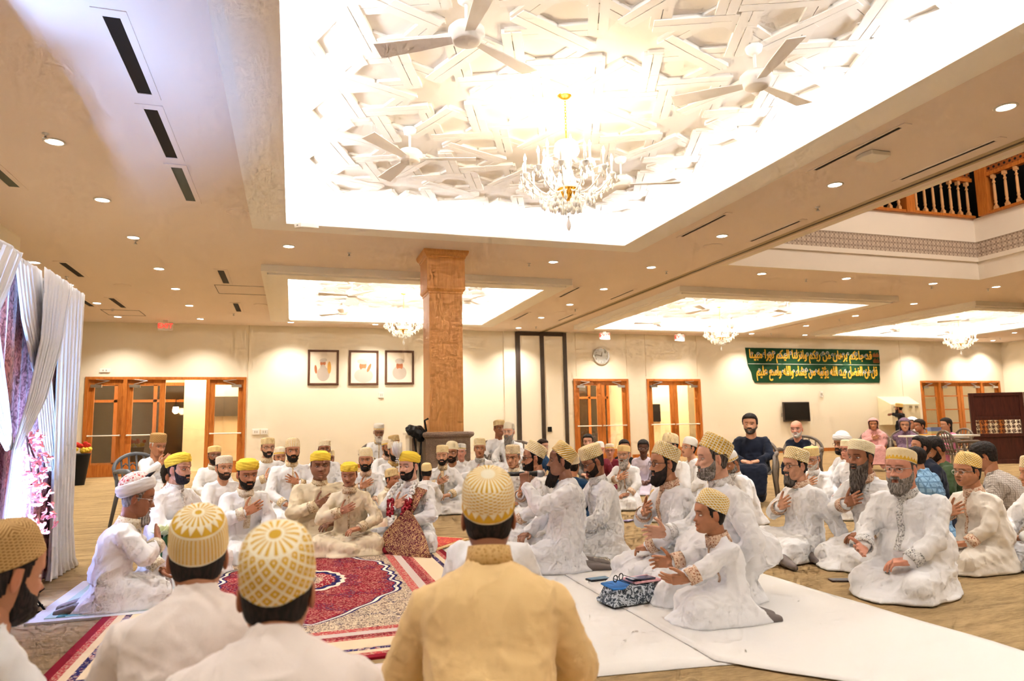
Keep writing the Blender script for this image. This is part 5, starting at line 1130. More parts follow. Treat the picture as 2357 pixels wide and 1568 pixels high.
person('P10', 'tall man with thick black beard, black buttons and dotted cap in the back row', 674, 1012, 36, 8, skin='tan', beard=('black', 'full'), cap=T('grid', 'white', 'gold', 'dome'), trim='gold', placket=.008, arms=('chest', 'lap'), mouth=.008, bulk=1.12)
person('P11', 'man with only eyes and striped cap visible behind the heavy yellow-turbaned man', 747, 1012, 31, 4, skin='brown', cap=T('rows', 'cream', 'tan', 'flat'), arms=('lap', 'lap'), D=9.2)
person('P12', 'man half hidden directly behind the heavy yellow-turbaned man', 756, 1035, 30, 10, skin='brown', beard=('black', 'short'), cap=T('dots', 'cream', 'gold', 'flat'), trim='silver', arms=('lap', 'lap'), D=9.9)
person('P13', 'heavy clean-shaven man in cream robe and yellow turban, centre left', 738, 1039, 46, 6, 'cross', skin='dark', fat=1, cap=YT, cloth='cream', trim='gold', placket=.006, arms=('lap', 'chest'), bulk=1.22, wide=1.04, D=6.35)
person('P14', 'boy in yellow turban with eyes lowered, next to the heavy man', 804, 1064, 43, -8, 'cross', kid=True, hp=10, skin='tan', cap=YT, cloth='cream', trim='gold', placket=.008, arms=('lap', 'chest'), eyes=3, mouth=.01, bulk=.92, D=6.0)
person('P15', 'man with trimmed beard and striped cap behind the two boys', 842, 1034, 35, -4, skin='tan', beard=('black', 'full'), cap=T('rows', 'cream', 'gold', 'dome'), trim='copper', placket=.008, arms=('lap', 'chest'), bulk=1.05)
person('P16', 'white-bearded old man with white cap on a chair left of the column', 872, 976, 26, 8, 'chair', hp=14, skin='dark', hair='white', beard=('white', 'full'), blen=.03, cap=T('band', 'white', 'gold'), trim='gold', placket=.008, arms=('lap', 'lap'), group='people seated on chairs', D=11.6)
person('P17', 'bearded man behind the groom, leftmost of the two close together', 892, 1011, 27, 28, skin='tan', beard=('black', 'full'), cap=T('zig', 'white', 'copper' if 0 else 'gold', 'flat'), trim='red', arms=('lap', 'chest'), D=10.4)
person('P18', 'bearded man with lowered eyes directly behind the white plume', 908, 1016, 32, 26, skin='light', beard=('black', 'full'), cap=T('dots', 'white', 'gold', 'flat'), trim='tan', placket=.008, arms=('lap', 'chest'), eyes=3, D=9.0)
person('P19', 'man hidden behind, only a plain tan cap showing above the plume', 908, 1003, 24, 60, skin='tan', cap=T('slant', 'tan', 'pale'), arms=('lap', 'lap'), D=12)
person('P20', 'boy with tan striped cap singing beside the groom', 903, 1081, 34, 48, 'cross', kid=True, skin='tan', cap=T('slant', 'pale', 'tan', 'dome'), cloth='ivory', trim='gold', arms=('lap', 'chest'), mouth=.012, bulk=.8, D=7.2)
person('P21', 'groom in yellow turban and white brocade, seated on the red mat', 941, 1040, 46, -34, 'cross', skin='fair', beard=('black', 'short'), cap=YT, trim='plain', arms=('lap', 'chest'), D=6.2, hy=-6, bulk=1.05)
person('P22', 'child seen from behind in a yellow checked cap, right of the groom', 982, 1076, 27, 168, kid=True, skin='brown', cap=T('grid', 'gold', 'cream', 'dome'), arms=('lap', 'lap'), D=8.4, z=.62)
person('P23', 'young man with thin moustache, hand spread on gold embroidered chest', 1018, 1027, 31, -6, 'cross', skin='light', beard=('black', 'short'), cap=T('dots', 'cream', 'gold'), trim='gold', placket=.022, arms=('lap', 'chest'), D=8.7)
person('P24', 'bearded man in round black glasses in front of the column plinth', 1040, 1019, 32, -12, skin='tan', beard=('brown', 'full'), cap=T('slant', 'cream', 'pale', 'dome'), glasses=True, arms=('lap', 'lap'), D=9.7)
person('P25', 'older man half hidden at the right side of the column plinth', 1061, 1023, 25, -10, skin='rose', hair='grey', cap=T('band', 'white', 'gold'), arms=('lap', 'lap'), D=10.35)
person('P26', 'teenage boy with open mouth and grey collar right of the column', 1104, 1011, 30, 0, skin='tan', cap=T('rows', 'cream', 'gold'), trim='grey', placket=.006, mouth=.014, arms=('lap', 'chest'), D=9.6, bulk=.9)
person('P27', 'man on a chair looking right, behind the grey-bearded man', 1149, 966, 28, 22, 'chair', skin='brown', cap=T('dots', 'pale', 'tan', 'flat'), arms=('knee', 'knee'), group='people seated on chairs', D=11)
person('P28', 'grey-bearded man in thin glasses on a chair by the dark partition frame', 1171, 974, 28, -22, 'chair', skin='fair', hair='white', beard=('grey', 'full'), blen=.10, cap=T('rows', 'white', 'pale', 'dome'), trim='grey', placket=.006, glasses='thin', arms=('knee', 'knee'), group='people seated on chairs', D=10.3)
person('P29', 'moustached man looking down behind the microphone', 1180, 1026, 36, -22, hp=8, skin='light', hair='grey', cap=T('dots', 'white', 'gold'), trim='beige', arms=('lap', 'lap'), D=7.9)
person('P30', 'man in glasses in profile just behind the singer with the microphone', 1227, 1021, 46, -82, hr=0, captilt=22, skin='tan', beard=('black', 'short'), cap=T('rows', 'cream', 'gold'), trim='copper', glasses=True, arms=('lap', 'chest'), D=6.3)
person('P31', 'singer in profile holding the microphone to his mouth, long pointed beard', 1290, 1023, 53, -88, lean=-.02, skin='dark', beard=('black', 'goatee'), blen=.06, cap=T('slant', 'gold', 'cream'), captilt=28, arms=('mic', 'lap'), mouth=.014, D=5.2, eyes=3, bulk=1.08, hp=-4, sock=(150, 148, 150))
person('P32', 'short-haired man in glasses and blue shirt seated by the partition', 1249, 1011, 25, 50, skin='fair', hair='brown', cap=None, cloth='blue', glasses='thin', arms=('lap', 'lap'), D=11.5)
person('P32b', 'person in a dark blue top seen from behind, right of the singer', 1318, 1048, 34, 160, skin='tan', cap=T('dots', 'white', 'gold'), cloth='blue', arms=('lap', 'lap'), D=7.2, z=.74)
person('P33', 'dark-haired man in a grey blazer in front of the first double doors', 1353, 999, 25, -8, skin='fair', cap=None, cloth='greysuit', beard=('black', 'short'), arms=('lap', 'lap'), D=11.8)
person('P34', 'man in black glasses bowing his head, hand on heart, right of the singer', 1364, 1026, 50, -70, hp=24, skin='brown', beard=('black', 'short'), cap=T('lattice', 'gold', 'cream'), trim='silver', placket=True, glasses=True, arms=('lap', 'chest'), D=5.7, bulk=1.05, mouth=.01, captilt=-4)
person('P35', 'man in a plain white cap hidden behind the bowed man in glasses', 1380, 1019, 24, 20, skin='rose', cap=('dome', 'none', 'white', 'white'), cloth='maroon', arms=('lap', 'lap'), D=10.6)
person('P36', 'man in red-framed glasses and maroon shirt in the back, looking at the camera', 1403, 1021, 24, 0, skin='rose', hair='grey', cap=T('zig', 'white', 'gold', 'flat'), cloth='maroon', glasses=True, arms=('lap', 'lap'), D=11.4)
person('P37', 'dark-haired person in black partly hidden behind the grey-bearded man, by the doors', 1436, 1012, 26, 10, skin='tan', cap=None, cloth='black', arms=('lap', 'lap'), D=11.9)
person('P38', 'grey-bearded man in glasses with orange-gold embroidered collar, middle row', 1435, 1024, 32, -22, skin='light', hair='grey', beard=('ltgrey', 'full'), blen=.05, cap=T('slant', 'gold', 'cream', 'flat'), trim='copper', placket=.006, glasses='thin', arms=('lap', 'chest'), mouth=.006, D=8.8)
person('P39', 'dark-skinned man in a lilac shirt with lowered eyes, between the double doors', 1480, 1012, 27, 0, hp=6, skin='deep', cap=None, cloth='lilac', glasses='thin', arms=('lap', 'lap'), eyes=3, D=10.6)
person('P40', 'man in a cream cap and glasses behind the bearded man, gold scarf at neck', 1541, 1001, 37, -50, skin='light', hair='black', cap=T('rows', 'cream', 'gold', 'dome'), glasses=True, trim='tan', arms=('lap', 'lap'), D=7.8)
person('P41', 'man in a smooth white cap and thin glasses gazing upward in profile', 1585, 1009, 32, -56, hp=-10, skin='light', cap=('dome', 'none', 'white', 'white'), glasses='thin', arms=('lap', 'lap'), mouth=.008, D=8.6)
person('P42', 'bearded man in black glasses with wide floral gold placket, hand on heart', 1526, 1024, 59, -66, skin='tan', beard=('black', 'full'), blen=.02, cap=T('lattice', 'gold', 'cream'), captilt=18, trim='copper', placket=.03, glasses=True, arms=('lap', 'chest'), mouth=.012, bulk=1.1, D=4.8)
person('P43', 'large grey-bearded man in profile reaching out an open hand behind the boy', 1638, 1006, 68, -74, lean=.02, skin='fair', hair='salt', beard=('grey', 'full'), cap=T('grid', 'gold', 'cream'), captilt=22, trim='silver', arms=('none', 'out'), mouth=.014, bulk=1.3, fat=1, D=4.3)
person('P44', 'man in a white cap with teal collar bowing his head, between chairs and big man', 1683, 1040, 35, -56, hp=30, lean=.14, skin='tan', hair='salt', beard=('grey', 'short'), cap=T('band', 'white', 'gold', 'dome'), trim='grey', arms=('lap', 'floor'), D=7.2, bulk=1.05)
person('P45', 'boy in a dome-shaped yellow cap in the right foreground gesturing with open hands', 1632, 1134, 74, -72, kid=True, skin='tan', cap=T('dots', 'cream', 'gold', 'dome'), captilt=18, trim='copper', arms=('palm', 'out'), D=3.75, bulk=.95, sock=(150, 140, 140), placket=.008)
person('P46', 'dark-haired man in navy tunic on a chair, left of the television', 1725, 952, 34, -8, 'chair', skin='light', beard=('salt', 'short'), cap=None, cloth='navy', arms=('lap', 'lap'), D=9.1, bulk=1.2, fat=.5, long=1, group='people seated on chairs')
person('P47', 'bald man in navy tunic, arms crossed, on a chair below the television', 1832, 967, 29, -12, 'chair', skin='rose', hair=None, beard=('white', 'short'), cap=None, cloth='navy', glasses='thin', arms=('cross', 'cross'), D=10.1, group='people seated on chairs')
person('P48', 'man in glasses with greying chin beard sitting sideways, leaning back on one hand', 1828, 1034, 52, -54, 'side', lean=.0, skin='light', hair='black', beard=('salt', 'goatee'), blen=.03, cap=T('lattice', 'gold', 'cream'), trim='copper', glasses=True, arms=('floor', 'chest'), D=5.5, sock=(116, 112, 110), bulk=1.08, captilt=10)
person('P49', 'older man in glasses with lowered head, hand on chest, between the front right men', 1867, 1030, 36, -24, hp=14, skin='light', hair='grey', beard=('white', 'short'), cap=T('lattice', 'cream', 'gold'), trim='silver', glasses='thin', arms=('lap', 'chest'), D=7.6)
person('P50', 'man in a smooth white turban and glasses at the back right', 1936, 998, 34, -44, skin='tan', beard=('black', 'full'), cap=('turban', 'none', 'white', 'white'), glasses=True, arms=('lap', 'lap'), D=9.2)
person('P51', 'man in rimmed glasses squeezed between the white turban and the long-bearded man', 1950, 1012, 33, -40, skin='rose', cap=T('slant', 'pale', 'cream', 'flat'), glasses=True, arms=('lap', 'lap'), D=7.6)
person('P52', 'man with a very long black beard and lace-patterned cap, right side', 1978, 1012, 56, -40, skin='brown', hair='black', beard=('salt', 'full'), blen=.11, cap=T('dots', 'cream', 'pale', 'flat'), captilt=8, trim='copper', arms=('lap', 'chest'), D=5.15, mouth=.008)
person('P57', 'big grey-bearded man with silver embroidered placket kneeling at front right', 2070, 1031, 66, -28, hy=0, skin='rose', hair='salt', beard=('grey', 'full'), blen=.025, cap=T('zig', 'cream', 'gold', 'flat'), trim='grey', placket=.02, arms=('lap', 'palm'), bulk=1.22, fat=1, mouth=.014, glasses='thin', D=4.3, captilt=7)
person('P58', 'dark-haired boy in navy tilting his face up, behind the front right man', 2116, 1012, 41, -62, kid=True, hp=-16, skin='tan', cap=None, cloth='navy', arms=('lap', 'lap'), D=6.8, z=.88)
person('P59', 'small dark-haired boy in a pale blue checked shirt with hand on chest', 2108, 1042, 38, -120, kid=True, skin='tan', cap=None, cloth='bluecheck', arms=('lap', 'chest'), D=6.15, z=.80)
person('P60', 'bearded man in an olive green hooded top bending down at right', 2150, 1022, 40, -70, hp=30, lean=.16, skin='tan', beard=('brown', 'full'), cap=None, cloth='green', arms=('lap', 'lap'), D=7.3, bulk=1.15, z=.86)
person('P62', 'boy in glasses and yellow lattice cap singing with hand on heart, right edge', 2223, 1047, 58, -46, 'kneel', kid=True, fat=1, skin='tan', cap=T('lattice', 'cream', 'gold', 'dome'), trim='copper', placket=.008, glasses='thin', arms=('lap', 'chest'), mouth=.014, D=4.9, cloth='offwhite', bulk=1.12, captilt=8)
person('P63', 'dark-haired man in a grey checked shirt leaning forward behind the boy in glasses', 2264, 1025, 47, -95, lean=.20, hp=20, skin='tan', cap=None, cloth='check', arms=('lap', 'lap'), D=6.0, bulk=1.2, trim=None, z=.84)
person('P64', 'person at the right picture edge, only a cap edge and white knee visible', 2376, 1074, 50, -60, 'cross', skin='tan', cap=T('slant', 'cream', 'tan'), arms=('lap', 'lap'), D=4.9, z=.76, bulk=1.1)
# --- far right group
GC = 'women seated at the far right table'
person('P53', 'woman in pale pink headscarf and dress, hand on chest, seated alone at the table end', 2009, 963, 20, 0, 'chair', skin='tan', cap=None, scarf='pink', cloth='pink', female=1, arms=('lap', 'chest'), long=1, D=14.4, group=GC)
person('P54', 'man in a black top and cap standing at the electrical cabinet', 2068, 929, 16, -105, 'stand', lean=0, skin='brown', beard=('black', 'full'), blen=.05, cap=T('slant', 'pale', 'gold'), cloth='black', arms=('reach', 'reach'), D=21.5, group='people standing')
person('P55', 'grey-haired woman in glasses and purple scarf seated at the table', 2081, 963, 22, 0, 'chair', skin='light', hair='grey', cap=None, scarf='purple', cloth='purple', female=1, glasses=True, arms=('lap', 'lap'), long=1, D=14.2, group=GC)
person('P66', 'person under a white veil behind the woman in purple', 2098, 961, 24, -40, 'chair', skin='tan', cap=None, scarf='white', cloth='white', female=1, arms=('lap', 'lap'), long=1, D=15.6, group=GC)
person('P56', 'dark-haired woman in indigo leaning on the table, hand at her mouth', 2115, 965, 22, -50, 'chair', skin='tan', cap=None, cloth='indigo', female=1, arms=('lap', 'chin'), long=1, D=14.8, group=GC)
person('P61', 'dark-haired woman in a rose pink dress at the right end of the table', 2176, 962, 23, -55, 'chair', skin='light', cap=None, hairstyle='long', cloth='rose', female=1, arms=('lap', 'lap'), long=1, D=14.4, group=GC)
# --- foreground backs
GF_ = 'men in the foreground seen from behind'
person('F1', 'man in a tan knitted cap cut off by the left edge, dark beard, looking right', 18, 1215, 150, 118, hp=8, skin='tan', beard=('black', 'full'), cap=T('knit', 'tan', 'brown', 'dome'), captilt=14, cloth='white', arms=('lap', 'lap'), D=2.05, group=GF_, vox=.009, nk=0.12, amp=.6, drop=0.12)
person('F2', 'foreground man from behind in a yellow cap with star-burst crown, left', 460, 1182, 139, 176, hp=4, lean=0.12, skin='tan', cap=T('starband', 'cream', 'gold', 'dome'), cloth='pinkwhite', arms=('lap', 'lap'), D=2.15, group=GF_, vox=.009, bulk=1.25, captilt=24, nk=0.085, amp=.6, drop=0.15)
person('F3', 'foreground man from behind in a yellow diamond-lattice cap with round centre', 642, 1228, 182, 172, hp=6, lean=0.12, skin='tan', cap=T('disclattice', 'cream', 'gold', 'dome'), cloth='pinkwhite', arms=('lap', 'lap'), D=1.66, group=GF_, vox=.009, bulk=1.25, captilt=28, nk=0.075, amp=.6, drop=0.15)
person('F4', 'foreground man from behind in golden tan linen and ray-patterned yellow cap', 1123, 1094, 133, 180, hp=2, lean=.12, skin='brown', cap=T('rays', 'cream', 'gold', 'dome'), cloth='tanrobe', trim='tan', arms=('lap', 'lap'), D=2.2, group=GF_, vox=.009, bulk=1.2, captilt=22, nk=0.115, amp=.6, drop=0.14)
person('F5', 'man in white hidden behind the tan-robed man, only his robe showing', 1130, 1120, 80, 170, lean=.10, skin='tan', cap=T('dots', 'cream', 'gold'), arms=('lap', 'lap'), D=3.3, z=.78, bulk=1.15)
# ============================================================ PROPS
def PM(k): o = PEOPLE[k]; return Matrix.Translation(o.location) @ Matrix.Rotation(o.rotation_euler.z, 4, 'Z')
# ---- oriental rug
M_ = Mat('oriental_rug_pattern', .95, .1); X, Y, Z = M_.xyz('Object'); ax, ay = X.abs(), Y.abs()
e_ = (1.135-ax).mn(1.825-ay); fl = M_.voro(26).lt(.34); f2 = M_.voro(58).lt(.36); f3 = M_.noise(60, 2, None, 2.2); vine = (M_.noise(17, 2, None, 1.4)*16).sin().abs().lt(.35); f4 = f3.gt(.54)
RED, DRED, NAVY, CRM, PNK = rgb(136, 22, 38), rgb(92, 14, 32), rgb(38, 34, 84), rgb(228, 206, 172), rgb(214, 150, 130)
def two(a, b, f): return M_.mix(f, a, b)
cream = M_.mix(f4, M_.mix(vine*.6, CRM, rgb(110, 60, 60)), rgb(74, 52, 60))
fieldred = M_.mix((f2*.45+vine*.4).mn(1), M_.mix(f4*.7, RED, DRED), rgb(206, 150, 130))
navy = M_.mix((vine*.6+fl*.75).mn(1), NAVY, M_.mix(f2, rgb(220, 190, 170), RED))
guard = M_.mix(f4*.5+f2*.6, rgb(176, 52, 58), rgb(206, 178, 150))
sc = ((ay*26).sin()*.018); lim = (.60+sc)*(1-((ay-.46).mx(0)/.72)).mx(0).pow(.75); dd = lim-ax
c = M_.mix(dd.gt(0), cream, NAVY); c = M_.mix(dd.gt(.018), c, rgb(240, 226, 206)); c = M_.mix(dd.gt(.04), c, NAVY); c = M_.mix(dd.gt(.052), c, fieldred)
rr = ((ax/.26).pow(2)+(ay/.36).pow(2)).sqrt()+(Y.atan2(X)*16).sin()*.03
c = M_.mix((M_.noise(5, 2).gt(.56))*vine*.8, c, NAVY); c = M_.mix(rr.lt(1), c, rgb(232, 214, 190)); c = M_.mix(rr.lt(.88), c, NAVY); c = M_.mix(rr.lt(.74), c, M_.mix(f2, RED, CRM)); c = M_.mix(rr.lt(.4), c, cream)
for lo, col in ((.50, guard), (.44, rgb(206, 190, 180)), (.38, fieldred), (.33, guard), (.30, CRM), (.155, navy), (.12, CRM), (.08, guard), (.045, RED)):
    c = M_.mix(e_.lt(lo), c, col)
M_.base(c); M_.bump(M_.noise(400, 2), .3, .003)
mb = MB(); mb.box((-1.135, -1.825, 0), (1.135, 1.825, .012)); tag(mb.build('oriental_rug', M_.m, loc=(.115, 5.205, .0)), 'large red, navy and cream oriental rug with a medallion at the centre of the circle', 'rug')
# ---- red mat with gold edge under the groom
A, B, C_ = atz(765, 1256, .02), atz(985, 1273, .02), atz(1082, 1240, .02); Dd = A+C_-B
def quadmat(name, pts, z0, z1, mats, inset=.09):
    cx = sum(p[0] for p in pts)/4; cy = sum(p[1] for p in pts)/4; n = 14; vs = []; 
    mb = MB(); I = [(p[0]+(cx-p[0])*inset, p[1]+(cy-p[1])*inset) for p in pts]
    mb.prism([(p[0], p[1]) for p in pts], z0, z1); o = mb.build(name, mats[0]); MB().prism(I, z1, z1+.002).build('centre_field', mats[1], o); return o
M_ = Mat('red_damask', .6, .3); M_.base(M_.mix(M_.noise(30, 2, None, 2).gt(.60), rgb(196, 20, 26), rgb(226, 160, 84)))
o = quadmat('red_mat', [A, B, C_, Dd], .0125, .022, (trimmat('gold_fringe', rgb(222, 190, 132), rgb(190, 150, 86), 60), M_.m)); tag(o, 'red floral mat with a gold border under the groom', 'mat')
# ---- white sheets
def sheet(pts, z, lab, mat, seed=0):
    bm = bmesh.new(); n = 26; P = [Vector((x, y, 0)) for x, y in pts]; vs = []
    for i in range(n+1):
        for j in range(n+1):
            u, v = i/n, j/n; p = P[0]*(1-u)*(1-v)+P[1]*u*(1-v)+P[2]*u*v+P[3]*(1-u)*v; vs.append(p)
    V = np.array([tuple(p) for p in vs]); V[:, 2] = z+.003*np.abs(vnoise(V*np.array([1.5, 4, 1])+seed, seed)); V[:, :2] += .012*np.stack([vnoise(V*3+9, 1), vnoise(V*3+5, 2)], 1)
    F = [(i*(n+1)+j, (i+1)*(n+1)+j, (i+1)*(n+1)+j+1, i*(n+1)+j+1) for i in range(n) for j in range(n)]
    o = npobj('floor_sheet', V, F, mat); s = o.modifiers.new('s', 'SOLIDIFY'); s.thickness = .0025; s.offset = -1; tag(o, lab, 'sheet', 'white sheets on the carpet'); return o
m_sheet = clothmat('white_sheet', rgb(238, 234, 230), .15)
sheet([(1.16, 2.82), (1.90, 2.74), (1.90, 6.4), (1.16, 6.4)], .004, 'narrow white floor sheet between the rug and the boy in front', m_sheet, 1)
sheet([(1.80, 2.80), (3.16, 1.2), (3.10, 4.42), (1.86, 5.6)], .009, 'wide white floor sheet at the right foreground under the boy', m_sheet, 2)
sheet([(-1.0, .9), (1.12, .9), (1.12, 3.30), (-.2, 3.30)], .004, 'blush white floor sheet under the men in the foreground', clothmat('blush_sheet', rgb(236, 220, 210), .15), 3)
# ---- blue-green prayer mat
mb = MB(); mb.box((-1.41, 4.66, .001), (-.66, 5.82, .014)); o = mb.build('prayer_mat', clothmat('white_fleece', rgb(232, 234, 240), .6)); tag(o, 'pale blue prayer mat with a teal stripe under the elder in the turban', 'mat')
MB().box((-1.33, 4.72, .014), (-.72, 5.76, .018)).build('mat_field', clothmat('pale_aqua', rgb(186, 212, 210), .4), o); MB().box((-1.27, 4.72, .018), (-1.225, 5.76, .021)).box((-1.27, 4.74, .018), (-.74, 4.755, .020)).build('teal_stripe', clothmat('teal_velvet', rgb(44, 112, 112), .4), o)
# ---- backdrop
bd = empty('draped_backdrop', (-1.66, 5.0, 0), 0, 'white and rose velvet draped backdrop at the left edge, gathered with blossoms', 'backdrop')
M_ = Mat('crushed_rose_velvet', .55, .5); n1 = M_.noise(38, 4, M_.mapped('Object', (1, 1, .5)), 2.2); M_.base(M_.mix(n1.ss(.38, .62), rgb(120, 52, 58), rgb(196, 126, 128))); M_.b.inputs['Sheen Weight'].default_value = .6; M_.bump(n1, .5, .01); m_vel = M_.m
M_ = Mat('white_chiffon', .8, .2); M_.base(rgb(250, 248, 248)); t_ = M_.nt.nodes.new('ShaderNodeBsdfTranslucent'); t_.inputs[0].default_value = (.9, .9, .92, 1); ms = M_.nt.nodes.new('ShaderNodeMixShader'); ms.inputs[0].default_value = .25
M_.nt.links.new(M_.b.outputs[0], ms.inputs[1]); M_.nt.links.new(t_.outputs[0], ms.inputs[2]); M_.nt.links.new(ms.outputs[0], M_.nt.nodes['Material Output'].inputs[0]); m_chif = M_.m
def drape(name, rows, mat, x, nf, amp, seed=0, thick=.004):
    """rows: list of (s_left, s_right, z, fold-scale); s is world y"""
    n = nf*10; m = 40; V = np.zeros((m+1, n+1, 3)); R_ = np.array(rows, float); t = np.linspace(0, 1, len(rows)); T = np.linspace(0, 1, m+1)
    ev = lambda k: np.interp(T, t, R_[:, k]); a, b, z, f = ev(0), ev(1), ev(2), ev(3); u = np.linspace(0, 1, n+1)
    ph = u[None]*nf*2*PI+.6*np.sin(u[None]*9+seed)+.25*np.sin(T[:, None]*3+u[None]*5)
    V[..., 1] = a[:, None]+(b-a)[:, None]*u[None]-5.0+.006*np.cos(ph*2); V[..., 2] = z[:, None]+.004*np.sin(u*nf*3+seed)[None]*(z[:, None] > .05); V[..., 0] = x+1.66+amp*(.7 if mat is m_chif else 1)*f[:, None]*(np.sin(ph)+.35*np.sin(2.3*ph+seed))
    V[..., 2] = np.maximum(V[..., 2], .004)
    F = (np.arange(m)[:, None]*(n+1)+np.arange(n)[None]); F = np.stack([F, F+1, F+n+2, F+n+1], -1).reshape(-1, 4)
    o = npobj(name, V.reshape(-1, 3), F, mat, bd); s = o.modifiers.new('s', 'SOLIDIFY'); s.thickness = thick; return o
drape('velvet_curtain', [(3.4, 6.33, 2.17, .35), (3.4, 6.33, 1.2, 1), (3.35, 6.30, .25, 1.2), (3.3, 6.35, .06, 1.6), (3.2, 6.3, .012, 1.8)], m_vel, -1.73, 22, .018, 2)
drape('side_panel', [(5.80, 6.43, 2.20, .35), (5.84, 6.43, 1.2, 1), (5.92, 6.45, .4, 1.3), (5.93, 6.56, .08, 1.6), (5.90, 6.66, .008, 2.2)], m_chif, -1.66, 7, .016, 1)
drape('front_swag', [(5.34, 5.98, 2.19, .35), (5.36, 5.82, 1.72, 1), (5.20, 5.55, 1.30, .9), (5.0, 5.14, .97, .5), (4.92, 5.2, .6, .8), (4.9, 5.25, .10, 1.2), (4.85, 5.32, .01, 1.5)], m_chif, -1.63, 8, .011, 3)
drape('rear_swag', [(4.93, 5.42, 2.18, .35), (5.12, 5.58, 1.8, 1), (5.45, 5.80, 1.4, .9), (5.62, 6.0, 1.0, .8), (5.8, 6.05, .8, .7)], m_chif, -1.67, 7, .010, 4)
drape('left_swag', [(4.2, 4.97, 2.19, .35), (4.0, 4.78, 1.9, 1), (3.8, 4.45, 1.5, 1), (3.6, 4.05, 1.1, .8)], m_chif, -1.64, 7, .011, 5)
drape('low_swag', [(3.7, 4.55, 1.95, .7), (4.0, 4.72, 1.62, 1), (4.5, 4.92, 1.25, .9), (4.93, 5.06, .97, .5)], m_chif, -1.645, 7, .010, 6)
mb = MB(); mb.tube([(-.045, -1.7, 2.14), (-.045, 1.36, 2.14)], .018, 10)
for y in (-1.7, 1.33): mb.tube([(-.045, y, 0), (-.045, y, 2.14)], .018, 10)
mb.build('stand_frame', m_chrome, bd)
def blossom(lab, c, n, spread, seed):
    R = random.Random(seed); e = empty('blossom_branch', c, 0, lab, 'flowers', 'blossom sprays on the backdrop'); mb = MB(); b = MB()
    b.tube([(0, 0, .1), (.03, .15, -.1), (.02, .3, -.35)], .006, 6); b.tube([(0, 0, .1), (.03, .05, -.15), (.04, .02, -.5)], .005, 6); b.build('twig', plain('dark_twig', rgb(84, 52, 44)), e)
    for _ in range(n):
        t = R.random(); p = Vector((.03+R.uniform(-.02, .05), .30*t*R.random()*spread+R.uniform(-.05, .08), .12-.62*t+R.uniform(-.04, .04)))
        for q in range(4):
            a = q*PI/2+R.random(); M = Matrix.Translation(p) @ Matrix.Rotation(R.uniform(0, 6), 4, (R.random()-.5, R.random()-.5, R.random()-.5)); mb.ball((0, 0, 0), (.022, .013, .004), 7, 5, M=M@Matrix.Translation((.014*math.cos(a), .014*math.sin(a), 0)) @ Matrix.Rotation(a, 4, 'Z'))
    o = mb.build('petals', plain('coral_petal', rgb(242, 146, 146), .6), e, True); tag(o, kind='stuff')
blossom('pink blossom spray hanging from the gathered white drape', (-1.60, 5.12, .95), 60, 1.6, 1)
# ---- LED flood on the floor
lx, ly = -1.50, 5.03
e = empty('flood_light', (lx, ly, 0), .5, 'small black floor flood light glowing blue-white in front of the backdrop', 'lamp')
RT_ = Matrix.Rotation(-.62, 4, 'Y'); mb = MB(); mb.box((-.09, -.12, -.02), (.09, .12, .02)); mb.v = [tuple(Matrix.Translation((0, 0, .15))@RT_@Vector(v)) for v in mb.v]; mb.build('housing', m_black, e, bevel=.006)
mb = MB(); mb.box((-.08, -.11, .02), (.08, .11, .023)); mb.v = [tuple(Matrix.Translation((0, 0, .15))@RT_@Vector(v)) for v in mb.v]; mb.build('led_panel', emat('led_glow', rgb(190, 205, 255), 8), e)
for s in (-1, 1):
    mb = MB(); mb.box((-.07, s*.13-.008, .0), (-.03, s*.13+.008, .15)); mb.box((-.07, s*.13-.008, .0), (.13, s*.13+.008, .015)); mb.tube([(.0, s*.13, .15), (.09, s*.13, .01)], .008); mb.build('bracket', m_black, e); e.scale = (.72, .72, .72)
l = bpy.data.lights.new('flood_beam', 'AREA'); l.shape = 'RECTANGLE'; l.size = .16; l.size_y = .22; l.energy = 60; l.spread = 2.0; l.color = (.28, .50, 1.0); o = bpy.data.objects.new('flood_beam', l); COL.objects.link(o)
o.location = (lx-.03, ly, .20); o.rotation_euler = Vector((-.58, .08, .81)).to_track_quat('-Z', 'Y').to_euler()
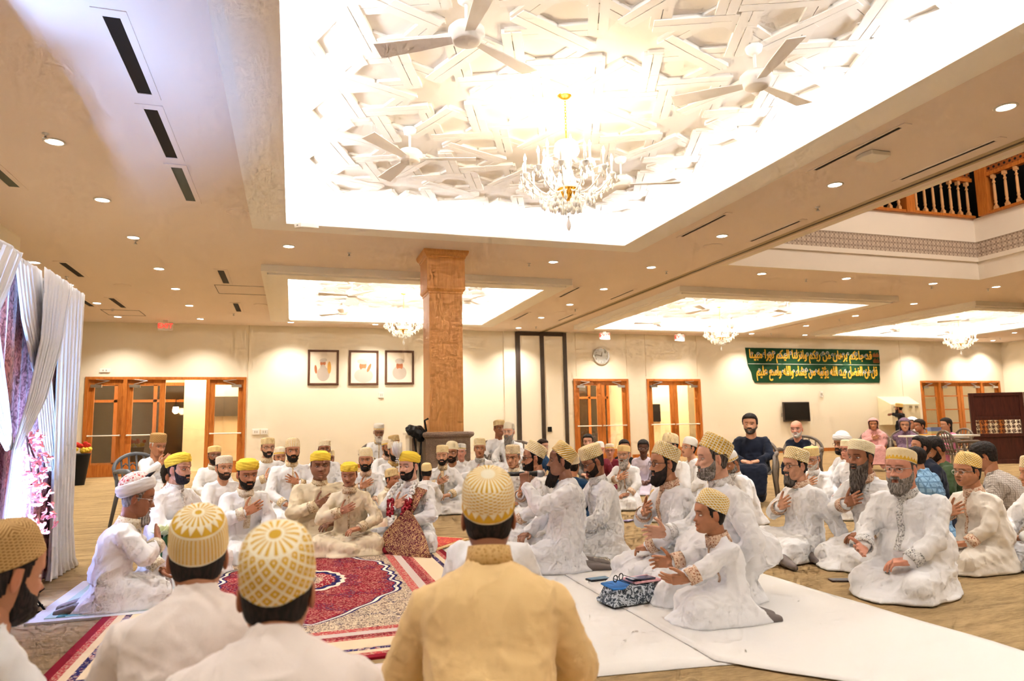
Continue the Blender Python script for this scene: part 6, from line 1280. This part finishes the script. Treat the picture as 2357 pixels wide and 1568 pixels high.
# ---- plastic armchairs
m_pch = plain('taupe_plastic', rgb(120, 108, 96), .4, .4); m_pch2 = plain('grey_plastic', rgb(96, 100, 106), .4, .4)
def pchair(mat, name='plastic_armchair'):
    e = empty(name)
    mb = MB(); n = 8; vs = []; fs = []
    for i in range(n+1):
        for j in range(n+1):
            x = -.235+.47*i/n; y = -.22+.45*j/n; vs.append((x*(1-.06*(j < 3)), y, .415-.018*math.sin(PI*i/n)*math.sin(PI*j/n)-.02*(j == n)))
    m0 = len(vs); vs += [(x, y, z-.018) for x, y, z in vs]; q = n+1
    for i in range(n):
        for j in range(n): a = i*q+j; fs += [(a, a+q, a+q+1, a+1), (a+m0, a+1+m0, a+q+1+m0, a+q+m0)]
    for i in range(n): fs += [(i*q, i*q+m0, (i+1)*q+m0, (i+1)*q), (i*q+n, (i+1)*q+n, (i+1)*q+n+m0, i*q+n+m0), (i, i+1, i+1+m0, i+m0), (n*q+i, n*q+i+m0, n*q+i+1+m0, n*q+i+1)]
    mb.add(vs, fs); mb.build('seat', mat, e, True)
    mb = MB(); arc = [(-.27*math.cos(t)*1.0, -.23-.07*math.sin(t)**.5 if math.sin(t) > 0 else -.23, .62+.20*math.sin(t)) for t in [PI*k/14 for k in range(15)]]
    mb.tube([(-.22, -.19, .41)]+arc+[(.22, -.19, .41)], .022, 8)
    for x in (-.16, -.08, 0, .08, .16): mb.tube([(x, -.215, .41), (x*1.05, -.26, .60), (x*1.1, -.295, .82-.35*x*x*4)], .011, 6)
    for z in (.5, .57, .64, .71): 
        for x in (-.12, -.04, .04, .12): mb.tube([(x-.04, -.225-(z-.41)*.19, z-.035), (x, -.23-(z-.41)*.19, z), (x+.04, -.225-(z-.41)*.19, z-.035)], .008, 5)
    mb.build('backrest', mat, e, True)
    for s in (-1, 1):
        MB().tube([(s*.27, -.23, .62), (s*.29, -.05, .635), (s*.29, .12, .63), (s*.285, .20, .60)], [.02, .03, .032, .022], 8).build('armrest', mat, e, True)
        MB().tube([(s*.285, .19, .61), (s*.27, .21, .4), (s*.30, .25, .0)], [.020, .026, .018], 8).build('leg', mat, e, True)
        MB().tube([(s*.26, -.22, .62), (s*.235, -.20, .4), (s*.27, -.28, .0)], [.018, .026, .018], 8).build('leg', mat, e, True)
    return e
pc = pchair(m_pch); pg = pchair(m_pch2); us = {0: 0, 1: 0}
def put_chair(x, y, rz, lab, grey=0, z=0):
    p = pg if grey else pc; o = p if not us[grey] else copy_tree(p); us[grey] = 1; o.location = (x, y, z); o.rotation_euler = (0, 0, rz); tag(o, lab, 'chair', 'plastic armchairs'); return o
def chair_for(k, lab, grey=0, lean=.07):
    o = PEOPLE[k]; M = PM(k); p = M@Vector((0, -lean-.02, 0)); put_chair(p.x, p.y, o.rotation_euler.z, lab, grey)
chair_for('P1', 'grey plastic armchair under the older man at far left', 1, .16); chair_for('P16', 'taupe plastic armchair under the white-bearded old man left of the column')
chair_for('P27', 'taupe armchair under the man looking right near the partition'); chair_for('P28', 'taupe armchair under the grey-bearded man by the partition')
chair_for('P46', 'taupe plastic armchair holding the dark-haired man in navy'); chair_for('P47', 'taupe plastic armchair holding the bald man in navy')
for k, l in (('P53', 'taupe plastic armchair holding the woman in pale pink'), ('P55', 'taupe plastic armchair holding the grey-haired woman in purple'), ('P66', 'taupe armchair under the person in a white veil'), ('P56', 'taupe armchair under the woman in indigo'), ('P61', 'taupe armchair under the woman in rose pink')): chair_for(k, l)
p = atd(1678, 1100, 10.4); put_chair(p.x, p.y, PI+.35, 'empty taupe lattice-backed armchair left of the man in navy'); p = atd(2218, 1070, 12.3); put_chair(p.x, p.y, 1.2+PI, 'empty taupe lattice-backed armchair in front of the dark wooden screen')
# ---- food table
tp = (aty(2120, 1010, 12.3)); 
e = empty('folding_table', (11.98, 10.5, 0), -.12, 'white-topped folding table among the seated women, far right', 'table'); MB().box((-.6, -.36, .69), (.6, .36, .725)).build('tabletop', m_wplas, e, bevel=.008)
for sx in (-.5, .5):
    for sy in (-.26, .26): MB().tube([(sx, sy, 0), (sx*.96, sy, .69)], .014).build('leg', m_chrome, e)
M_ = Mat('printed_box', .5); X, Y, Z = M_.xyz('Object'); M_.base(M_.mix(Z.gt(.1), rgb(186, 170, 110), rgb(110, 124, 168)))
mb = MB(); mb.box((-.16, -.1, 0), (.16, .1, .20)); o = mb.build('food_box', M_.m); o.scale = (.62, .62, .75); o.location = (11.8, 10.42, .726); o.rotation_euler = (0, 0, -.3); tag(o, 'printed orange and blue carton standing on the white table', 'box'); MB().box((-.165, -.105, .0), (.165, .105, .03)).build('box_edge', plain('orange_print', rgb(226, 130, 60)), o)
mb = MB(); mb.lathe([(.03, 0), (.09, .004), (.10, .02), (.098, .022), (.02, .008)], 20); o = mb.build('snack_plate', m_gold, loc=(11.56, 10.42, .727)); tag(o, 'small round plate beside the carton on the white table', 'plate')
# ---- wooden screen
M_ = Mat('fret_cutout', .4); 
e = empty('wooden_screen', (14.75, 12.05, 0), -.42, 'tall dark mahogany folding screen with a carved fretwork band at the right edge', 'screen')
for i in range(3):
    x0_ = i*1.18; x1_ = x0_+1.15; y_ = .0; z1 = 1.60; mb = MB(); mb.box((x0_, -.025, 0), (x0_+.09, .025, z1)); mb.box((x1_-.09, -.025, 0), (x1_, .025, z1)); 
    for a, b in ((0, .10), (.60, .68), (.98, 1.06), (z1-.07, z1)): mb.box((x0_+.09, -.025, a), (x1_-.09, .025, b))
    mb.box((x0_+.09, -.008, .10), (x1_-.09, .008, .60)); mb.box((x0_+.09, -.008, 1.06), (x1_-.09, .008, z1-.07)); pn = mb.build('screen_panel', m_mahog, e, bevel=.004)
    mb = MB(); n = 9; w = (x1_-x0_-.18)/n; h = .30/3
    for a in range(n):
        for b in range(3):
            cx, cz = x0_+.09+(a+.5)*w, .68+(b+.5)*h; k = (a+b) % 2
            if k: mb.tube([(cx+.036*math.cos(t), 0, cz+.036*math.sin(t)) for t in [2*PI*q/8 for q in range(9)]], .009, 5)
            for t in range(4): an = t*PI/4+k*.3; mb.tube([(cx-.052*math.cos(an), 0, cz-.052*math.sin(an)), (cx+.052*math.cos(an), 0, cz+.052*math.sin(an))], .0075, 5) if (t % 2 == k or k == 0) else None
    mb.build('fretwork', m_mahog, pn)
# ---- phones, towel bundle, cloth
def phone(px, py, rz, lab, c=(30, 36, 48), face=(120, 160, 190), z=.014, s=1, tilt=0):
    p = atz(px, py, z); e = empty('smartphone', (p.x, p.y, z), rz, lab, 'phone', 'phones on the floor'); e.rotation_euler = (tilt, 0, rz)
    MB().box((-.078*s, -.038*s, 0), (.078*s, .038*s, .009)).build('phone_case', plain('case_%d_%d' % c[:2], rgb(*c), .4), e, bevel=.004); MB().box((-.072*s, -.034*s, .009), (.072*s, .034*s, .0098)).build('phone_screen', plain('screen_%d_%d' % face[:2], rgb(*face), .15, .6), e); return e
phone(1377, 1334, .1, 'blue-cased smartphone lying on the white sheet behind the towel bundle'); ph = phone(1938, 1337, -.35, 'dark smartphone on the carpet in front of the big kneeling man', (70, 44, 34), (60, 60, 66), .002)
phone(1390, 1281, .2, 'small purple box lying beside the striped folded cloth', (108, 92, 170), (130, 116, 190)); phone(1447, 1199, .6, 'purple and white packet beside the man with the floral placket', (120, 100, 180), (206, 200, 230), .012, .9)
M_ = Mat('grey_paisley', .9, .1); nz = M_.noise(24, 3, None, 2.5); M_.base(M_.mix((nz*20).sin().gt(0), rgb(70, 78, 88), rgb(206, 214, 222))); m_pais = M_.m
tc = atz(1452, 1390, .012); e = empty('folded_shawl', (tc.x+.02, tc.y+.05, .012), .15, 'folded grey paisley shawl with blue edge on the white sheet', 'shawl')
mb = MB()
for k in range(4): 
    w = .165-.012*k; pts = [(-.13, -w*.6, .018+.026*k)]; mb.hull([(x*w/.165, y*w/.165*.75, z) for x in (-.17, .17) for y in (-.13, .13) for z in (.004+.026*k, .024+.026*k)]+[(.19*w/.165, 0, .014+.026*k), (-.19*w/.165, 0, .014+.026*k)])
V, F = remesh(mb, .007, 3); V = folds(V, vnorm(V, F), .004, 3, 2); npobj('folded_cloth', V, F, m_pais, e)
mb = MB(); mb.hull([(x, y, z) for x, y in ((-.165, -.07), (-.14, .10), (.10, .115), (.12, .05), (-.10, -.09)) for z in (.092, .106)]); V, F = remesh(mb, .006, 2); npobj('blue_edge', V, F, clothmat('blue_binding', rgb(44, 108, 178), .3), e)
mb = MB(); mb.hull([(x, y, z) for x in (.0, .19) for y in (-.07, .08) for z in (.108, .122)]); V, F = remesh(mb, .006, 2); npobj('pink_cloth', V, F, clothmat('pink_check', rgb(226, 160, 168), .3, .85, 'check', rgb(236, 200, 204), 90), e)
o = phone(1462, 1340, .1, 'dark smartphone lying on top of the folded paisley shawl', (36, 40, 56), (70, 82, 120), .14, 1.05); o.location = (tc.x+.09, tc.y+.04, .136)
e = empty('reading_glasses', (tc.x-.06, tc.y+.03, .138), .6, 'black-rimmed reading glasses resting on the folded paisley shawl', 'glasses'); mb = MB()
for s in (-1, 1): mb.tube([(s*.033+.023*math.cos(t), 0, .02+.018*math.sin(t)) for t in [2*PI*q/16 for q in range(17)]], .003, 6); mb.tube([(s*.058, 0, .025), (s*.056, -.12, .006)], .002, 5)
mb.tube([(-.01, 0, .024), (.01, 0, .024)], .002); mb.build('rim', m_black, e, True)
MM = Mat('striped_cloth', .9, .1); X, Y, Z = MM.xyz('Object'); MM.base(MM.mix((X*.3*60+Y*60).frac().lt(.4), rgb(222, 212, 196), rgb(40, 36, 40)))
tc = atz(1358, 1292, .014); mb = MB(); [mb.hull([(x*(1-.1*k), y*(1-.08*k), z+.012*k) for x in (-.15, .15) for y in (-.05, .05) for z in (.001, .012)]) for k in range(2)]; V, F = remesh(mb, .006, 2); V = folds(V, vnorm(V, F), .004, 5, 2); o = npobj('striped_scarf', V, F, MM.m); o.location = tc; o.rotation_euler = (0, 0, -.5); tag(o, 'black and white striped scarf folded on the white sheet near the singer', 'scarf')
# ---- microphone
M = PM('P31'); hz = PEOPLE['P31']; zc = None
Pm = atd(1290, 1023, 5.2); zc = Pm.z-.128-.085
e = empty('microphone', M@Vector((-.012, .285, zc)), hz.rotation_euler.z, 'black handheld microphone with a grey mesh head held by the singer', 'microphone'); RY = Matrix.Rotation(PI/2, 4, 'X')
MB().lathe([(.012, -.12), (.0155, -.115), (.016, -.03), (.019, .07), (.021, .10), (.0225, .105)], 20, RY).build('handle', plain('mic_black', rgb(22, 22, 24), .4, .4), e, True); MB().lathe([(.0225, .105), (.026, .112), (.027, .125), (.025, .145), (.016, .158), (.004, .162)], 20, RY).build('mesh_head', plain('mic_grille', (.35, .35, .37), .35, .5, .8), e, True)
# ---- groom's garland, plume, shawl
M = PM('P21'); g0 = atd(941, 1040, 6.2); nz_ = g0.z-.128-.150; rz_ = PEOPLE['P21'].rotation_euler.z
e = empty('flower_garland', M.translation, rz_, 'garland of white blossoms and red roses round the groom in the yellow turban', 'garland'); W_ = MB(); R_ = MB(); RR = random.Random(5)
def rose(mb, p, r):
    for q in range(9): a = q*2.4; mb.ball((p[0]+r*.45*math.cos(a), p[1]+r*.3*math.sin(a*1.7), p[2]+r*.45*math.sin(a)), (r*.55, r*.4, r*.5), 7, 5)
for s in (-1, 1):
    path = [(s*.085, .03, nz_-.01), (s*.10, .11, nz_-.07), (s*.095, .15, nz_-.14), (s*.08, .175, nz_-.21), (s*.06, .19, nz_-.28), (s*.03, .215, nz_-.35)]
    for k in range(len(path)-1):
        for t in (0, .5):
            p = [path[k][i]+(path[k+1][i]-path[k][i])*t+RR.uniform(-.008, .008) for i in range(3)]; rose(W_ if k < 2 or k == 4 else R_, p, .036 if k >= 2 else .030)
for k in range(6): rose(R_ if k > 1 else W_, (RR.uniform(-.04, .04), .23+.02*k, nz_-.37-.03*k), .036)
W_.build('white_blossoms', plain('white_petal', rgb(244, 242, 238), .7), e, True); tag(R_.build('red_roses', plain('rose_petal', rgb(150, 10, 30), .5, .4), e, True), kind='stuff')
tb = [c for c in PEOPLE['P21'].children if c.name.startswith('turban')][0]; hz0 = g0.z
pl = MB(); RR = random.Random(2)
for k in range(46):
    a = RR.uniform(-.9, .9); b = RR.uniform(-.5, .5); L = RR.uniform(.09, .16); p0 = (.055+.01*b, .085, hz0-.06); p1 = (.055+.05*math.sin(a)*.7, .095+.05*b, hz0-.06+L*.6); p2 = (.055+.05*math.sin(a), .10+.06*b, hz0-.06+L)
    pl.tube([p0, p1, p2], [.004, .012, .003], 5)
pl.build('plume', plain('white_feather', rgb(248, 246, 244), .8), tb, True); jb = MB(); [jb.ball((.055+.018*math.cos(q*1.05), .100, hz0-.075+.02*math.sin(q*1.05)), .006, 6, 5) for q in range(6)]; jb.ball((.055, .102, hz0-.075), .008, 8, 6); jb.build('jewel_brooch', m_cry, tb, True)
M_ = Mat('maroon_zari_velvet', .6, .3); nn = M_.noise(34, 3, None, 2.6); g1 = (nn*24).sin().gt(.35); M_.base(M_.mix(g1, rgb(94, 12, 26), rgb(214, 172, 112))); M_.bump(nn, .3, .004); m_zari = M_.m; m_mar = clothmat('maroon_velvet', rgb(98, 14, 28), .3)
gp = PEOPLE['P21']; gr = [c for c in gp.children if c.name.startswith('robe')][0]; bv = BVHTree.FromPolygons([tuple(v.co) for v in gr.data.vertices], [tuple(p.vertices) for p in gr.data.polygons])
def cloth_on(rows, mat, off, name, parent, ny=5):
    """strip from (x,z) control rows, laid on the garment by a ray from the front, given min depth"""
    m = 30; n = 12; A = np.array(rows, float); t = np.linspace(0, 1, len(rows)); T = np.linspace(0, 1, m+1); V = []
    for q in T:
        x0_, x1_, z0_, z1_, mn = [np.interp(q, t, A[:, k]) for k in range(5)]
        for j in range(n+1):
            u = j/n; x = x0_+(x1_-x0_)*u; z = z0_+(z1_-z0_)*u; h = bv.ray_cast(Vector((x, 1.5, z)), Vector((0, -1, 0))); y = max(h[0].y if h[0] else -9, mn); V.append([x, y+off, z])
    V = np.array(V); F = [(i*(n+1)+j, (i+1)*(n+1)+j, (i+1)*(n+1)+j+1, i*(n+1)+j+1) for i in range(m) for j in range(n)]
    FA = np.array(F); W = lap(V, FA, 4, .5); o = npobj(name, W, FA, mat, parent); s = o.modifiers.new('s', 'SOLIDIFY'); s.thickness = .008; s.offset = 0; return o
sh = cloth_on([(-.215, -.10, nz_-.05, nz_-.02, .0), (-.20, -.08, nz_-.12, nz_-.10, .1), (-.17, -.05, nz_-.20, nz_-.18, .12), (-.12, .0, nz_-.28, nz_-.27, .15), (-.05, .06, nz_-.36, nz_-.34, .2)], m_zari, .012, 'shawl', gp)
cloth_on([(-.16, -.14, nz_-.20, nz_-.19, .2), (-.30, -.02, nz_-.34, nz_-.28, .22), (-.40, .10, nz_-.44, nz_-.40, .27), (-.46, .06, nz_-.52, nz_-.50, .32), (-.50, -.10, nz_-.60, nz_-.60, .34), (-.44, -.26, max(.05, nz_-.66), max(.04, nz_-.68), .34)], m_zari, .02, 'shawl_end', sh)
# ---- white rose bowl beside the elder
p = Vector((-.62, 4.98, .02)); p = atd(372, 1262, 4.75); 
e = empty('flower_arrangement', (p.x, p.y, .02), 0, 'pale green-white flower with dark leaves between the elder and the young man', 'flowers'); bz = atd(372, 1225, 4.75).z; mb = MB(); mb.tube([(0, 0, 0), (0, 0, bz-.02)], .006); 
for q in range(7): a = q*.9; mb.tube([(0, 0, bz-.10), (.04*math.cos(a), .04*math.sin(a), bz-.06), (.075*math.cos(a), .075*math.sin(a), bz-.12)], [.006, .018, .002], 6)
mb.build('leaves', plain('dark_leaf', rgb(34, 74, 38)), e, True); mb = MB()
for q in range(14): a = q*2.4; r = .012+.0028*q; M2 = Matrix.Translation((r*math.cos(a), r*math.sin(a), bz+.0-.0022*q)) @ Matrix.Rotation(a, 4, 'Z') @ Matrix.Rotation(.5+.05*q, 4, 'Y'); mb.ball((0, 0, 0), (.005, .026, .036), 8, 6, M=M2)
mb.build('bloom', plain('pale_green_petal', rgb(232, 238, 196), .6), e, True); MB().lathe([(.05, 0), (.06, .03), (.045, .06)], 16).build('vase', plain('dark_vase', rgb(40, 40, 44), .3), e, True)
# ---- planter by the left doors
p = aty(206, 1078, 17.0); e = empty('flower_planter', (p.x-.22, 17.0, 0), 0, 'black tapered planter with red and yellow flowers by the left doors', 'planter'); MB().lathe([(.14, 0), (.22, .62), (.235, .66), (.2, .66), (.19, .6)], 20, cap=False).lathe([(.002, .6), (.2, .6), (.2, .601), (.002, .602)], 20).build('pot', m_black, e, True)
RR = random.Random(4)
for nm, c, dz in (('yellow_flowers', rgb(232, 200, 70), 0), ('red_flowers', rgb(206, 50, 40), .11)):
    mb = MB(); [rose(mb, (RR.uniform(-.2, .2), RR.uniform(-.2, .2), .70+dz+RR.uniform(0, .06)), .05) for _ in range(14)]; tag(mb.build(nm, plain(nm, c, .6), e, True), kind='stuff')
# ---- black bundle leaning on the cabinet by the column
p = aty(955, 1010, 10.9); e = empty('folded_stroller', (p.x, 10.72, 0), 0, 'folded black stroller with a padded canopy standing beside the wooden column', 'stroller')
mb = MB(); mb.hull([(-.20, 0, 1.02), (-.12, .1, 1.10), (.10, .1, 1.08), (.16, 0, .98), (.0, -.1, .96), (-.06, -.08, 1.04), (.06, .02, .82), (.12, .06, .86), (-.05, .05, .93)]); V, F = remesh(mb, .014, 3); V = folds(V, vnorm(V, F), .02, 3); npobj('canopy', V, F, plain('black_nylon', rgb(20, 20, 22), .5), e)
mb = MB(); mb.tube([(-.06, 0, 1.0), (.0, -.03, .6), (-.04, 0, .05)], .014); mb.tube([(.08, .02, .95), (.04, 0, .5), (.08, 0, .05)], .014); mb.tube([(.16, .06, 1.0), (.13, .05, 1.17), (.19, .05, 1.2)], .016); mb.build('stroller_frame', m_black, e)
for s in (-.04, .08): MB().lathe([(.02, -.012), (.05, -.012), (.055, 0), (.05, .012), (.02, .012)], 16, Matrix.Translation((s, 0, .055))@Matrix.Rotation(PI/2, 4, 'Y')).build('wheel', m_black, e, True)
# ============================================================ camera, world, view
cd = bpy.data.cameras.new('camera'); cam = bpy.data.objects.new('camera', cd); COL.objects.link(cam)
M = Matrix((( RT.x, UP.x, -FW.x, 0), (RT.y, UP.y, -FW.y, 0), (RT.z, UP.z, -FW.z, 0), (0, 0, 0, 1)))
cam.matrix_world = Matrix.Translation(CAM) @ M; cd.sensor_width = 36; cd.lens = FPX/IW*36; cd.clip_start = .05; cd.clip_end = 100
cd.dof.use_dof = True; cd.dof.focus_distance = 6.0; cd.dof.aperture_fstop = 2.6
SC.camera = cam
w = bpy.data.worlds.new('world'); SC.world = w; w.use_nodes = True; w.node_tree.nodes['Background'].inputs[0].default_value = (.9, .8, .65, 1); w.node_tree.nodes['Background'].inputs[1].default_value = .05
vs_ = SC.view_settings; vs_.view_transform = 'Standard'; vs_.look = 'None'; vs_.gamma = 1; vs_.use_curve_mapping = False; vs_.exposure = EXPO
SC.cycles.max_bounces = 5; SC.cycles.diffuse_bounces = 3; SC.cycles.glossy_bounces = 3; SC.cycles.transmission_bounces = 4; SC.cycles.transparent_max_bounces = 8
SC.cycles.caustics_reflective = False; SC.cycles.caustics_refractive = False; SC.cycles.sample_clamp_indirect = 6
SC.cycles.use_denoising = True; SC.cycles.use_adaptive_sampling = True; SC.cycles.adaptive_threshold = .12; SC.cycles.adaptive_min_samples = 14
